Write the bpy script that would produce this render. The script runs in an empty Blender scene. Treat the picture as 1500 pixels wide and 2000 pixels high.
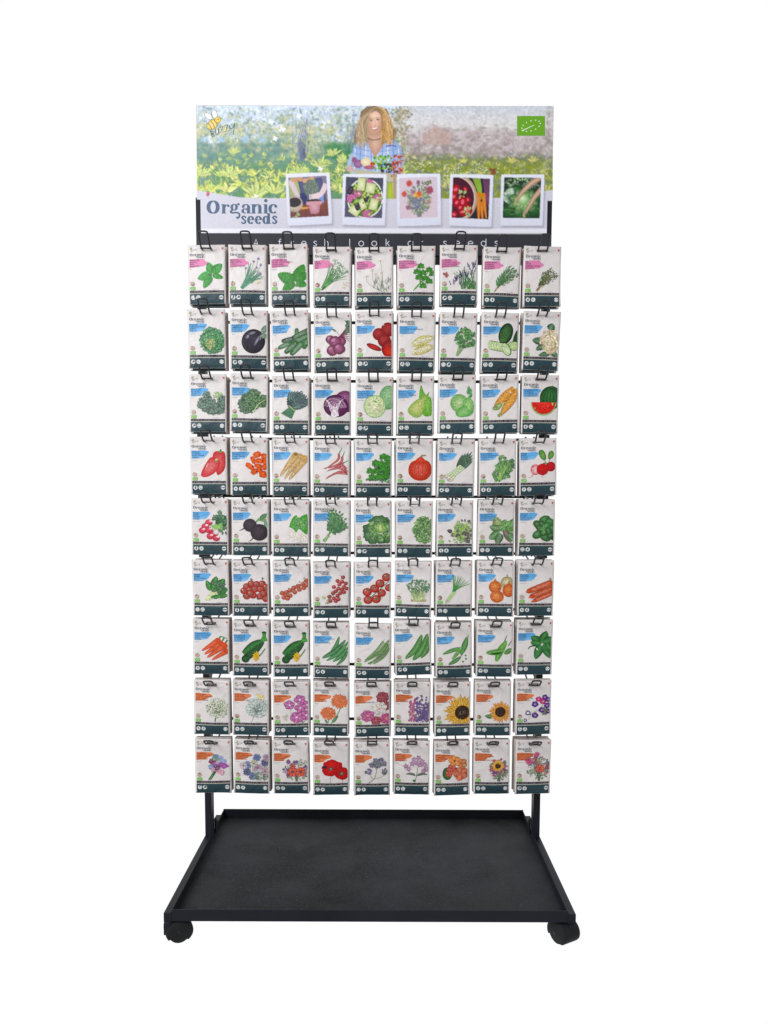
import bpy, math, random
from mathutils import Matrix, Vector, Euler, noise

random.seed(7)
R = random.random
U = random.uniform
PI = math.pi
sc = bpy.context.scene
COL = sc.collection

# ------------------------------------------------------------------ camera model
F = 1500.0; PX, PY = 750.0, 1098.0; TH = math.radians(4.5); ROLL = math.radians(0.2)
CX, CY, CZ = 0.0254, -1.78, 0.866

def unproj(px, py, Y):
    """point of the vertical plane y=Y that the photo shows at pixel (px,py) of 1500x2000"""
    a, b = (px - PX) / F, (py - PY) / F
    cr, sr = math.cos(ROLL), math.sin(ROLL)
    a, b = a * cr + b * sr, -a * sr + b * cr
    d = Y - CY
    t = d / (math.cos(TH) - b * math.sin(TH))
    return (CX + a * t, CZ - t * (math.sin(TH) + b * math.cos(TH)))

# ------------------------------------------------------------------ colours
def H(s):
    s = s.lstrip('#')
    o = []
    for i in (0, 2, 4):
        c = int(s[i:i + 2], 16) / 255
        o.append(c / 12.92 if c <= .04045 else ((c + .055) / 1.055) ** 2.4)
    return tuple(o)
def mix(a, b, t): return tuple(x + (y - x) * t for x, y in zip(a, b))
def jit(c, k=.15):
    m = 1 + U(-k, k)
    return tuple(max(0, min(1, x * m * (1 + U(-k, k) * .4))) for x in c)
def dk(c, k): return tuple(x * k for x in c)
def lt(c, k): return mix(c, (1, 1, 1), k)

# ------------------------------------------------------------------ materials
def nmat(name):
    m = bpy.data.materials.new(name); m.use_nodes = True
    nt = m.node_tree; b = nt.nodes['Principled BSDF']
    return m, nt, b
def node(nt, t, **k):
    n = nt.nodes.new(t)
    for a, v in k.items():
        if a.startswith('in_'): n.inputs[a[3:].replace('_', ' ')].default_value = v
        else: setattr(n, a, v)
    return n

def paper_mat(name, attr, rough, base=None, bump=.35):
    m, nt, b = nmat(name); L = nt.links
    tc = node(nt, 'ShaderNodeTexCoord'); geo = node(nt, 'ShaderNodeObjectInfo')
    add = node(nt, 'ShaderNodeVectorMath', operation='ADD')
    scl = node(nt, 'ShaderNodeVectorMath', operation='SCALE'); scl.inputs['Scale'].default_value = 1.0
    L.new(geo.outputs['Location'], scl.inputs[0])
    L.new(tc.outputs['Object'], add.inputs[0]); L.new(scl.outputs[0], add.inputs[1])
    n1 = node(nt, 'ShaderNodeTexNoise'); n1.inputs['Scale'].default_value = 38; n1.inputs['Detail'].default_value = 3
    n1.inputs['Distortion'].default_value = .6
    L.new(add.outputs[0], n1.inputs['Vector'])
    bp = node(nt, 'ShaderNodeBump'); bp.inputs['Strength'].default_value = bump; bp.inputs['Distance'].default_value = .006
    L.new(n1.outputs['Fac'], bp.inputs['Height']); L.new(bp.outputs['Normal'], b.inputs['Normal'])
    if attr:
        at = node(nt, 'ShaderNodeVertexColor'); at.layer_name = 'ink'
        L.new(at.outputs['Color'], b.inputs['Base Color'])
    else:
        n2 = node(nt, 'ShaderNodeTexNoise'); n2.inputs['Scale'].default_value = 900; n2.inputs['Detail'].default_value = 2
        L.new(add.outputs[0], n2.inputs['Vector'])
        cr = node(nt, 'ShaderNodeMix', data_type='RGBA')
        cr.inputs[6].default_value = (*dk(base, .95), 1); cr.inputs[7].default_value = (*base, 1)
        L.new(n2.outputs['Fac'], cr.inputs[0]); L.new(cr.outputs[2], b.inputs['Base Color'])
    b.inputs['Roughness'].default_value = rough
    b.inputs['Specular IOR Level'].default_value = .3
    return m

PAPER = H('e1dbd8')
M_paper = paper_mat('packet_paper', False, .42, PAPER, .55)
M_paper_back = paper_mat('packet_paper_reverse', False, .7, H('97827a'))
M_ink = paper_mat('printed_ink', True, .42, None, .55)
M_teal = paper_mat('teal_print', False, .45, H('27424a'))

def flat_ink(name, rough=.4, sc_=260, lo=.975, hi=1.025, gam=1.0, sat=1.0):
    m, nt, b = nmat(name); L = nt.links
    at = node(nt, 'ShaderNodeVertexColor'); at.layer_name = 'ink'
    tc = node(nt, 'ShaderNodeTexCoord')
    n = node(nt, 'ShaderNodeTexNoise'); n.inputs['Scale'].default_value = sc_; n.inputs['Detail'].default_value = 4
    L.new(tc.outputs['Object'], n.inputs['Vector'])
    hs = node(nt, 'ShaderNodeHueSaturation')
    mr = node(nt, 'ShaderNodeMapRange'); mr.inputs[1].default_value = .25; mr.inputs[2].default_value = .75; mr.inputs[3].default_value = lo; mr.inputs[4].default_value = hi
    L.new(n.outputs['Fac'], mr.inputs[0]); L.new(mr.outputs[0], hs.inputs['Value'])
    gm = node(nt, 'ShaderNodeGamma'); gm.inputs['Gamma'].default_value = gam; hs.inputs['Saturation'].default_value = sat
    L.new(at.outputs['Color'], gm.inputs['Color']); L.new(gm.outputs['Color'], hs.inputs['Color']); L.new(hs.outputs['Color'], b.inputs['Base Color'])
    b.inputs['Roughness'].default_value = rough; b.inputs['Specular IOR Level'].default_value = .3
    return m
M_board_ink = flat_ink('board_print')
M_photo = flat_ink('photo_print', .4, 260, .97, 1.03, 1.06, 1.1)
M_pic = flat_ink('picture_print', .45, 330, .5, 1.4, 1.22, 1.04)

def metal(name, c, rough, speck=0.0, spec=.35, grime=.35):
    m, nt, b = nmat(name); L = nt.links
    tc = node(nt, 'ShaderNodeTexCoord')
    n = node(nt, 'ShaderNodeTexNoise'); n.inputs['Scale'].default_value = 7; n.inputs['Detail'].default_value = 7
    n.inputs['Roughness'].default_value = .65
    L.new(tc.outputs['Object'], n.inputs['Vector'])
    mx = node(nt, 'ShaderNodeMix', data_type='RGBA')
    mx.inputs[6].default_value = (*dk(c, 1 - grime), 1); mx.inputs[7].default_value = (*dk(c, 1 + grime), 1)
    mr = node(nt, 'ShaderNodeMapRange'); mr.inputs[1].default_value = .3; mr.inputs[2].default_value = .7
    L.new(n.outputs['Fac'], mr.inputs[0]); L.new(mr.outputs[0], mx.inputs[0])
    out = mx.outputs[2]
    if speck:
        v = node(nt, 'ShaderNodeTexVoronoi'); v.inputs['Scale'].default_value = 75
        L.new(tc.outputs['Object'], v.inputs['Vector'])
        n3 = node(nt, 'ShaderNodeTexNoise'); n3.inputs['Scale'].default_value = 70; n3.inputs['Detail'].default_value = 5
        L.new(tc.outputs['Object'], n3.inputs['Vector'])
        r1 = node(nt, 'ShaderNodeMapRange'); r1.inputs[1].default_value = .16; r1.inputs[2].default_value = .03
        r1.inputs[3].default_value = 0; r1.inputs[4].default_value = 1
        L.new(v.outputs['Distance'], r1.inputs[0])
        r2 = node(nt, 'ShaderNodeMapRange'); r2.inputs[1].default_value = .5; r2.inputs[2].default_value = .62
        L.new(n3.outputs['Fac'], r2.inputs[0])
        mu = node(nt, 'ShaderNodeMath', operation='MULTIPLY'); L.new(r1.outputs[0], mu.inputs[0]); L.new(r2.outputs[0], mu.inputs[1])
        mu2 = node(nt, 'ShaderNodeMath', operation='MULTIPLY'); L.new(mu.outputs[0], mu2.inputs[0]); mu2.inputs[1].default_value = speck * .35
        # fine grain + scuffs
        n4 = node(nt, 'ShaderNodeTexNoise'); n4.inputs['Scale'].default_value = 420; n4.inputs['Detail'].default_value = 2
        L.new(tc.outputs['Object'], n4.inputs['Vector'])
        r4 = node(nt, 'ShaderNodeMapRange'); r4.inputs[1].default_value = .5; r4.inputs[2].default_value = .8
        r4.inputs[4].default_value = .16
        L.new(n4.outputs['Fac'], r4.inputs[0])
        ad = node(nt, 'ShaderNodeMath', operation='ADD', use_clamp=True); L.new(mu2.outputs[0], ad.inputs[0]); L.new(r4.outputs[0], ad.inputs[1])
        m2 = node(nt, 'ShaderNodeMix', data_type='RGBA'); m2.inputs[7].default_value = (.25, .25, .24, 1)
        L.new(ad.outputs[0], m2.inputs[0]); L.new(out, m2.inputs[6]); out = m2.outputs[2]
    if speck:
        mp_ = node(nt, 'ShaderNodeMapping'); mp_.inputs['Scale'].default_value = (3, 26, 10); mp_.inputs['Rotation'].default_value = (0, 0, .35)
        L.new(tc.outputs['Object'], mp_.inputs['Vector'])
        n6 = node(nt, 'ShaderNodeTexNoise'); n6.inputs['Scale'].default_value = 4; n6.inputs['Detail'].default_value = 8; n6.inputs['Roughness'].default_value = .75
        L.new(mp_.outputs[0], n6.inputs['Vector'])
        n7 = node(nt, 'ShaderNodeTexNoise'); n7.inputs['Scale'].default_value = 5.5; n7.inputs['Detail'].default_value = 4; n7.inputs['Distortion'].default_value = 1.2
        L.new(tc.outputs['Object'], n7.inputs['Vector'])
        r6 = node(nt, 'ShaderNodeMapRange'); r6.inputs[1].default_value = .56; r6.inputs[2].default_value = .74; r6.inputs[4].default_value = .35
        L.new(n6.outputs['Fac'], r6.inputs[0])
        r7 = node(nt, 'ShaderNodeMapRange'); r7.inputs[1].default_value = .42; r7.inputs[2].default_value = .66; r7.inputs[4].default_value = .3
        L.new(n7.outputs['Fac'], r7.inputs[0])
        a7 = node(nt, 'ShaderNodeMath', operation='ADD', use_clamp=True); L.new(r6.outputs[0], a7.inputs[0]); L.new(r7.outputs[0], a7.inputs[1])
        m7 = node(nt, 'ShaderNodeMix', data_type='RGBA'); m7.inputs[7].default_value = (.045, .048, .052, 1)
        L.new(a7.outputs[0], m7.inputs[0]); L.new(out, m7.inputs[6]); out = m7.outputs[2]
    L.new(out, b.inputs['Base Color'])
    r5 = node(nt, 'ShaderNodeMapRange'); r5.inputs[3].default_value = rough - .08; r5.inputs[4].default_value = rough + .1
    L.new(n.outputs['Fac'], r5.inputs[0]); L.new(r5.outputs[0], b.inputs['Roughness'])
    b.inputs['Specular IOR Level'].default_value = spec
    return m
M_black = metal('black_powder_coat', (.011, .012, .018), .5, spec=.2)
M_tray = metal('scuffed_black_tray', (.0125, .0145, .018), .62, speck=.9, spec=.13, grime=.85)
M_wire = metal('black_hook_wire', (.012, .011, .016), .38, spec=.5)
M_rubber = metal('grey_black_caster', (.013, .014, .016), .65, grime=.6, spec=.18)
M_board = metal('white_board', (.62, .6, .63), .6, grime=.04)
M_strip = metal('charcoal_strip', (.024, .025, .034), .55, grime=.25)

# ------------------------------------------------------------------ object helpers
def link_mesh(name, verts, faces, mats, parent=None, smooth=False, fm=None, inks=None):
    me = bpy.data.meshes.new(name); me.from_pydata(verts, [], faces); me.update()
    for m in (mats if isinstance(mats, (list, tuple)) else [mats]): me.materials.append(m)
    if fm: me.polygons.foreach_set('material_index', fm)
    if smooth: me.polygons.foreach_set('use_smooth', [True] * len(faces))
    if inks is not None:
        a = me.color_attributes.new('ink', 'FLOAT_COLOR', 'POINT')
        fl = []
        for c in inks: fl += (c[0], c[1], c[2], 1)
        a.data.foreach_set('color', fl)
    o = bpy.data.objects.new(name, me); COL.objects.link(o)
    if parent: o.parent = parent
    return o
def tag(o, label=None, cat=None, group=None, kind=None):
    if label: o['label'] = label
    if cat: o['category'] = cat
    if group: o['group'] = group
    if kind: o['kind'] = kind
    return o
def empty(name, loc):
    o = bpy.data.objects.new(name, None); o.empty_display_size = .02; o.location = loc; COL.objects.link(o); return o

class MB:
    def __init__(s): s.v = []; s.f = []
    def box(s, x0, x1, y0, y1, z0, z1, bev=0):
        if bev:
            b = min(bev, (x1 - x0) / 2.01, (z1 - z0) / 2.01, (y1 - y0) / 2.01)
            n = len(s.v)
            import bmesh
            bm = bmesh.new(); bmesh.ops.create_cube(bm, size=1)
            for v in bm.verts:
                v.co = ((x0 + x1) / 2 + v.co.x * (x1 - x0), (y0 + y1) / 2 + v.co.y * (y1 - y0), (z0 + z1) / 2 + v.co.z * (z1 - z0))
            bmesh.ops.bevel(bm, geom=bm.edges[:], offset=b, segments=2, profile=.5, affect='EDGES')
            bm.verts.index_update()
            s.v += [tuple(v.co) for v in bm.verts]; s.f += [[n + v.index for v in f.verts] for f in bm.faces]; bm.free()
            return
        n = len(s.v)
        s.v += [(x, y, z) for z in (z0, z1) for y in (y0, y1) for x in (x0, x1)]
        s.f += [[n + i for i in q] for q in ((0, 2, 3, 1), (4, 5, 7, 6), (0, 1, 5, 4), (2, 6, 7, 3), (0, 4, 6, 2), (1, 3, 7, 5))]
    def tube(s, pts, r, n=8, closed=False):
        P = [Vector(p) for p in pts]; k = len(P); base = len(s.v); up = None
        for i, p in enumerate(P):
            a = P[(i - 1) % k] if (closed or i) else P[i]; b = P[(i + 1) % k] if (closed or i < k - 1) else P[i]
            t = (b - a).normalized()
            if up is None:
                up = t.orthogonal().normalized()
            up = (up - t * up.dot(t)).normalized(); w = t.cross(up)
            for j in range(n):
                an = 2 * PI * j / n
                s.v.append(tuple(p + up * math.cos(an) * r + w * math.sin(an) * r))
        for i in range(k if closed else k - 1):
            for j in range(n):
                a0 = base + i * n; b0 = base + ((i + 1) % k) * n
                s.f.append([a0 + j, a0 + (j + 1) % n, b0 + (j + 1) % n, b0 + j])
        if not closed:
            s.f.append([base + j for j in range(n)][::-1]); s.f.append([base + (k - 1) * n + j for j in range(n)])
    def lathe_y(s, cx, cy, cz, prof, n=28):
        """prof: list of (r, y) ; axis along y"""
        base = len(s.v)
        for r, y in prof:
            for j in range(n):
                a = 2 * PI * j / n; s.v.append((cx + r * math.cos(a), cy + y, cz + r * math.sin(a)))
        for i in range(len(prof) - 1):
            for j in range(n):
                a = base + i * n; b = a + n
                s.f.append([a + j, b + j, b + (j + 1) % n, a + (j + 1) % n])
        s.f.append([base + j for j in range(n)]); s.f.append([base + (len(prof) - 1) * n + j for j in range(n)][::-1])
    def build(s, name, mat, parent=None, smooth=False): return link_mesh(name, s.v, s.f, mat, parent, smooth)

# ------------------------------------------------------------------ 2-D printed artwork
class Art:
    def __init__(s, clip=None): s.v = []; s.c = []; s.f = []; s.k = 0; s.clip = clip; s.T = None
    def pt(s, x, y, c):
        if s.T: x, y = s.T(x, y)
        if s.clip:
            x = min(max(x, s.clip[0]), s.clip[2]); y = min(max(y, s.clip[1]), s.clip[3])
        s.v.append((x, y, s.k)); s.c.append(c); return len(s.v) - 1
    def fan(s, pts, ec, cc=None, ctr=None, ring=None):
        s.k += 1; cc = cc or ec
        if ring is None and not isinstance(ec, list):
            q = []
            for i, p in enumerate(pts):
                r_ = pts[(i + 1) % len(pts)]; m = max(1, min(8, int(math.hypot(r_[0] - p[0], r_[1] - p[1]) / 6)))
                q += [(p[0] + (r_[0] - p[0]) * t / m, p[1] + (r_[1] - p[1]) * t / m) for t in range(m)]
            pts = q
        if ctr is None: ctr = (sum(p[0] for p in pts) / len(pts), sum(p[1] for p in pts) / len(pts))
        rad = max(abs(p[0] - ctr[0]) + abs(p[1] - ctr[1]) for p in pts)
        nr = (max(1, min(5, math.ceil(rad / 7))) if ring is None else (5 if ring else 1)); rings = [1 - q / nr for q in range(nr)]
        n = len(pts); prev = None
        for q in rings:
            e = mix(cc, ec, q) if not isinstance(ec, list) else None
            cur = []
            for i, p in enumerate(pts):
                cl = e if e else mix(cc, ec[i], q)
                cur.append(s.pt(ctr[0] + (p[0] - ctr[0]) * q, ctr[1] + (p[1] - ctr[1]) * q, cl))
            if prev:
                for i in range(n): s.f.append([prev[i], prev[(i + 1) % n], cur[(i + 1) % n], cur[i]])
            prev = cur
        c0 = s.pt(*ctr, cc)
        for i in range(n): s.f.append([prev[i], prev[(i + 1) % n], c0])
    def sfan(s, pts, ec, cc=None, ctr=None):
        p = pts[-1:] + pts + pts[:2]; out = []
        for i in range(1, len(p) - 2):
            a, b, c, d = p[i - 1], p[i], p[i + 1], p[i + 2]
            for t in (0, .25, .5, .75):
                out.append(tuple(.5 * (2 * q1 + (q2 - q0) * t + (2 * q0 - 5 * q1 + 4 * q2 - q3) * t * t + (3 * q1 - q0 - 3 * q2 + q3) * t ** 3) for q0, q1, q2, q3 in zip(a, b, c, d)))
        s.fan(out, ec, cc, ctr)
    def ell(s, x, y, rx, ry, c, cc=None, rot=0, n=None, off=(0, 0)):
        n = n or max(7, min(26, int(8 + max(rx, ry) * 1.2))); ca, sa = math.cos(rot), math.sin(rot)
        P = []
        for i in range(n):
            a = 2 * PI * i / n; u, v = rx * math.cos(a), ry * math.sin(a)
            P.append((x + u * ca - v * sa, y + u * sa + v * ca))
        s.fan(P, c, cc, (x + off[0] * rx, y + off[1] * ry))
    def blob(s, x, y, rx, ry, c, cc=None, rough=.15, n=22, rot=0, lobes=0):
        ca, sa = math.cos(rot), math.sin(rot); P = []; ph = U(0, 6)
        for i in range(n):
            a = 2 * PI * i / n; q = 1 + U(-rough, rough) + (.13 * math.cos(lobes * a + ph) if lobes else 0)
            u, v = rx * q * math.cos(a), ry * q * math.sin(a)
            P.append((x + u * ca - v * sa, y + u * sa + v * ca))
        s.fan(P, c, cc, (x, y))
    def strip(s, L, M_, Rr, cl, cm, cr):
        s.k += 1; pr = None
        for l, m, r in zip(L, M_, Rr):
            cur = (s.pt(*l, cl), s.pt(*m, cm), s.pt(*r, cr))
            if pr:
                s.f.append([pr[0], pr[1], cur[1], cur[0]]); s.f.append([pr[1], pr[2], cur[2], cur[1]])
            pr = cur
    def leaf(s, x, y, ln, w, ang, c, cm=None, bend=0, n=7, ser=0, fat=.5):
        cm = cm or lt(c, .18); L = []; M_ = []; Q = []
        px, py, a = x, y, ang
        for i in range(n + 1):
            t = i / n; ww = w * .5 * (math.sin(PI * t ** (fat * 1.4)) ** .66 if 0 < t < 1 else 0)
            if ser and 0 < i < n: ww *= 1 + ser * (1 if i % 2 else -1)
            nx, ny = -math.sin(a), math.cos(a)
            L.append((px + nx * ww, py + ny * ww)); M_.append((px, py)); Q.append((px - nx * ww, py - ny * ww))
            px += math.cos(a) * ln / n; py += math.sin(a) * ln / n; a += bend / n
        s.strip(L, M_, Q, dk(c, .86), cm, dk(c, .66))
    def stroke(s, pts, w0, w1, c, c1=None, sm=True, mid=None):
        if sm and len(pts) > 2: pts = smooth_path(pts)
        L = []; M_ = []; Q = []; n = len(pts)
        for i, p in enumerate(pts):
            a = pts[max(0, i - 1)]; b = pts[min(n - 1, i + 1)]
            dx, dy = b[0] - a[0], b[1] - a[1]; d = math.hypot(dx, dy) or 1
            t = i / (n - 1); w = (w0 + (w1 - w0) * t) / 2
            if mid: w += mid / 2 * math.sin(PI * t)
            nx, ny = -dy / d * w, dx / d * w
            L.append((p[0] + nx, p[1] + ny)); M_.append(p); Q.append((p[0] - nx, p[1] - ny))
        s.strip(L, M_, Q, c, c1 or c, c)
    def nib(s, pts, thin, thick, c, pw=1.3):
        s.k += 1; n = len(pts); pr = None
        for i, p in enumerate(pts):
            a = pts[max(0, i - 1)]; b = pts[min(n - 1, i + 1)]
            dx, dy = b[0] - a[0], b[1] - a[1]; d = math.hypot(dx, dy) or 1
            w = (thin + (thick - thin) * abs(dy / d) ** pw) / 2
            nx, ny = -dy / d * w, dx / d * w
            cur = (s.pt(p[0] + nx, p[1] + ny, c), s.pt(p[0] - nx, p[1] - ny, c))
            if pr: s.f.append([pr[0], pr[1], cur[1], cur[0]])
            pr = cur
    def arc(s, cx, cy, rx, ry, a0, a1, thin, thick, c, n=18):
        s.nib([(cx + rx * math.cos(math.radians(a0 + (a1 - a0) * i / n)), cy + ry * math.sin(math.radians(a0 + (a1 - a0) * i / n))) for i in range(n + 1)], thin, thick, c)
    def rect(s, x0, y0, x1, y1, c, c2=None, st=6.0, skew=0):
        """gridded rectangle, c at the top and c2 at the bottom"""
        s.k += 1; c2 = c2 or c
        nx = max(1, math.ceil((x1 - x0) / st)); ny = max(1, math.ceil((y1 - y0) / st)); g = []
        for j in range(ny + 1):
            g.append([s.pt(x0 + (x1 - x0) * i / nx, y0 + (y1 - y0) * j / ny + skew * i / nx, mix(c, c2, j / ny)) for i in range(nx + 1)])
        for j in range(ny):
            for i in range(nx): s.f.append([g[j][i], g[j][i + 1], g[j + 1][i + 1], g[j + 1][i]])
    def text(s, t, x, y, h, c, space=0.0, sx=1.0, maxw=None):
        if maxw:
            w = sum(GA[ch] for ch in t) * h * sx + space * len(t)
            if w > maxw: sx *= maxw / w
        s.k += 1; cx = x
        for ch in t:
            if ch != ' ':
                vs, fs = GL[ch]; b = len(s.v)
                for vx, vy in vs: s.pt(cx + vx * h * sx, y - vy * h, c)
                s.f += [[b + i for i in f] for f in fs]
            cx += GA[ch] * h * sx + space
        return cx
    def build(s, name, mapf, mat, parent, base, step):
        if not s.f: return None
        vs = [mapf(x, y, base + k * step) for x, y, k in s.v]
        return link_mesh(name, vs, s.f, mat, parent, False, None, s.c)

def smooth_path(p, k=5):
    out = []
    for i in range(len(p) - 1):
        p0 = p[max(0, i - 1)]; p1 = p[i]; p2 = p[i + 1]; p3 = p[min(len(p) - 1, i + 2)]
        for j in range(k):
            t = j / k
            out.append(tuple(.5 * (2 * b + (c - a) * t + (2 * a - 5 * b + 4 * c - d) * t * t + (3 * b - a - 3 * c + d) * t ** 3)
                             for a, b, c, d in zip(p0, p1, p2, p3)))
    out.append(tuple(p[-1])); return out

# ------------------------------------------------------------------ glyph outlines from the built-in font
GL = {}; GA = {}
def load_glyphs():
    chars = 'ABCDEFGHIJKLMNOPQRSTUVWXYZabcdefghijklmnopqrstuvwxyz-'
    tmp = []
    def mk(body):
        cu = bpy.data.curves.new('tmp_text', 'FONT'); cu.body = body; cu.resolution_u = 2; cu.size = 1
        o = bpy.data.objects.new('tmp_text', cu); COL.objects.link(o); tmp.append(o); return o
    A = {ch: (mk(ch), mk(ch + 'I')) for ch in chars}; I = mk('I')
    dg = bpy.context.evaluated_depsgraph_get(); dg.update()
    def data(o):
        e = o.evaluated_get(dg); me = e.to_mesh()
        vs = [(v.co.x, v.co.y) for v in me.vertices]; fs = [list(p.vertices) for p in me.polygons]; e.to_mesh_clear(); return vs, fs
    wI = max(v[0] for v in data(I)[0]); 
    for ch, (o1, o2) in A.items():
        GL[ch] = data(o1); GA[ch] = max(v[0] for v in data(o2)[0]) - wI
    GA[' '] = .3
    cap = max(v[1] for v in GL['H'][0])
    for ch in GL:
        GL[ch] = ([(x / cap, y / cap) for x, y in GL[ch][0]], GL[ch][1])
    for ch in GA: GA[ch] /= cap
    for o in tmp:
        cu = o.data; bpy.data.objects.remove(o); bpy.data.curves.remove(cu)
load_glyphs()

# ------------------------------------------------------------------ display lettering "Organic seeds"
def organic(A, x0, y0, k, c, kt=1.0):
    """drawn in a 545 x 190 space, origin at the top left"""
    old = A.T
    def T(x, y):
        x, y = x0 + (x - 175) * k, y0 + (y - 785) * k
        return old(x, y) if old else (x, y)
    A.T = T
    nib0 = A.nib
    A.nib = lambda p, a, b, c_, pw=1.3: nib0(p, a * kt, b * kt, c_, pw)
    def stem(x, y, y1, w=24, ser=True):
        w = w * kt
        A.rect(x, y, x + w, y1, c, st=400)
        if ser: A.rect(x - 6, y1 - 5, x + w + 6, y1, c, st=400); A.rect(x - 8, y, x + 2, y + 5, c, st=400)
    A.arc(222, 846, 36, 46, 0, 360, 7, 30, c, 30)
    stem(292, 824, 895); A.arc(330, 852, 16, 24, 190, 290, 5, 8, c); A.ell(339, 836, 10, 10, c)
    A.arc(384, 847, 19, 22, 0, 360, 5, 20, c, 22); A.ell(418, 824, 9, 9, c); A.nib([(398, 836), (408, 826), (418, 820)], 5, 6, c)
    A.nib(smooth_path([(370, 868), (357, 882), (372, 890), (402, 888), (424, 898), (422, 922), (408, 932)]), 12, 14, c); A.ell(408, 927, 9, 9, c)
    stem(483, 845, 895, 23, False); A.rect(483, 890, 514, 895, c, st=400); A.arc(474, 846, 21, 20, 200, 360, 6, 20, c); A.ell(453, 843, 10, 9, c)
    A.arc(467, 875, 17, 16, 60, 330, 5, 20, c, 18)
    stem(522, 824, 895, 23); stem(571, 840, 895, 23); A.arc(563, 848, 21, 21, 200, 365, 6, 20, c)
    stem(616, 824, 895, 23); A.ell(628, 796, 13, 13, c)
    A.arc(686, 859, 26, 32, 45, 315, 6, 25, c, 22); A.ell(705, 841, 11, 10, c)
    def sm_s(x):
        A.nib(smooth_path([(x + 36, 925), (x + 20, 916), (x + 8, 927), (x + 20, 942), (x + 34, 956), (x + 22, 972), (x + 4, 966)]), 9, 15, c)
        A.ell(x + 34, 926, 6, 6, c); A.ell(x + 5, 963, 6, 6, c)
    def sm_e(x):
        A.arc(x + 25, 945, 18, 27, 40, 360, 6, 19, c, 22); A.rect(x + 12, 941, x + 44, 946, c, st=400)
    sm_s(438); sm_e(487); sm_e(546)
    A.arc(628, 945, 17, 27, 0, 360, 5, 19, c, 22); stem(640, 893, 975, 20, False); A.rect(640, 970, 668, 975, c, st=400)
    sm_s(676)
    A.T = old; del A.nib

# ------------------------------------------------------------------ bee badge and script name
def bee(A, x, y, k, ink, body=None):
    old = A.T
    def T(a, b):
        a, b = x + a * k, y + b * k
        return old(a, b) if old else (a, b)
    A.T = T
    Y = body or H('f0cc50'); W = H('f4f4f6')
    for cx, cy, rt in ((-8, -12, .7), (4, -16, 1.4)):
        A.ell(cx, cy, 9, 5.5, ink, rot=rt); A.ell(cx, cy, 8.2, 4.7, W, rot=rt)
    A.ell(0, 4, 12.5, 9, ink, rot=-.6); A.ell(0, 4, 11.6, 8.1, Y, lt(Y, .3), rot=-.6)
    for t in (-.6, 0, .6):
        px, py = t * 9, 4 - t * 6
        A.stroke([(px - 3.4, py - 6.5), (px + 1.2, py - .5), (px + 4, py + 6)], 1.6, 1.6, ink)
    A.ell(10, -5, 6, 6.5, ink, rot=-.4); A.ell(10, -5, 5.2, 5.7, Y, rot=-.4); A.ell(11, -6, 1.2, 1.6, ink)
    A.T = old
def script(A, x, y, k, c):
    old = A.T
    def T(a, b):
        a, b = x + a * k, y + b * k
        return old(a, b) if old else (a, b)
    A.T = T
    S = lambda p, w=2.0: A.stroke(p, w, w * .8, c, sm=False)
    S([(2, 2), (8, 22)], 2.6); S(smooth_path([(0, 2), (9, 2), (10, 9), (5, 11), (13, 13), (14, 20), (8, 22)]), 2.4)
    S(smooth_path([(17, -6), (19, 8), (24, 12), (28, 6), (27, -8), (31, 10)]), 2.2)
    S([(30, -10), (43, -14), (34, 8), (50, 3)]); S([(46, -15), (58, -18), (51, 4), (65, -1)])
    S(smooth_path([(64, -17), (65, -7), (71, -6), (77, -14), (80, -23)])); S([(80, -23), (76, 14)], 2.2)
    A.T = old
def leaf_emblem(A, x, y, w, h, g=H('6cb52a')):
    A.rect(x, y, x + w, y + h, g, st=6)
    W = H('f2f6ea')
    P = []
    for i in range(12):
        t = i / 12 * 2 * PI
        u = .5 + .33 * math.cos(t); v = .5 + .26 * math.sin(t) - .12 * math.cos(t)
        P.append((x + u * w, y + v * h))
    r = w * .032
    for px, py in P:
        pts = []
        for i in range(10):
            a = -PI / 2 + i * PI / 5; q = r if i % 2 == 0 else r * .45
            pts.append((px + q * math.cos(a), py + q * math.sin(a)))
        A.fan(pts, W)
    A.stroke([(x + .17 * w, y + .75 * h), (x + .4 * w, y + .6 * h), (x + .62 * w, y + .45 * h)], w * .03, w * .012, W)

# ------------------------------------------------------------------ plants drawn on the packets (mm, x right, y down)
G1, G2, G3, G4 = H('3f8a3c'), H('67ad4c'), H('2c6a38'), H('94c465')
def clump(A, cx, cy, rx, ry, n, size, cols, kind='leaf', base=None, ang=None):
    if base: A.blob(cx, cy, rx * .9, ry * .9, base, lt(base, .08), .1)
    it = []
    for i in range(n):
        a = U(0, 2 * PI); q = math.sqrt(R()); it.append((cx + rx * q * math.cos(a), cy + ry * q * math.sin(a), a, q))
    it.sort(key=lambda t: -t[3])
    for x, y, a, q in it:
        c = jit(random.choice(cols), .22); s = size * U(.7, 1.25)
        if kind == 'leaf': A.leaf(x, y, s, s * .5, (ang + U(-.6, .6)) if ang is not None else a + U(-.8, .8), c, lt(c, .25), n=4)
        elif kind == 'blob': A.blob(x, y, s * .5, s * .42, c, lt(c, .2), .22, 9)
        elif kind == 'curl': A.blob(x, y, s * .5, s * .4, dk(c, .7), lt(c, .3), .35, 8)
        else: A.ell(x, y, s * .5, s * .5, c, lt(c, .3), off=(-.3, -.3), n=9)
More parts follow.
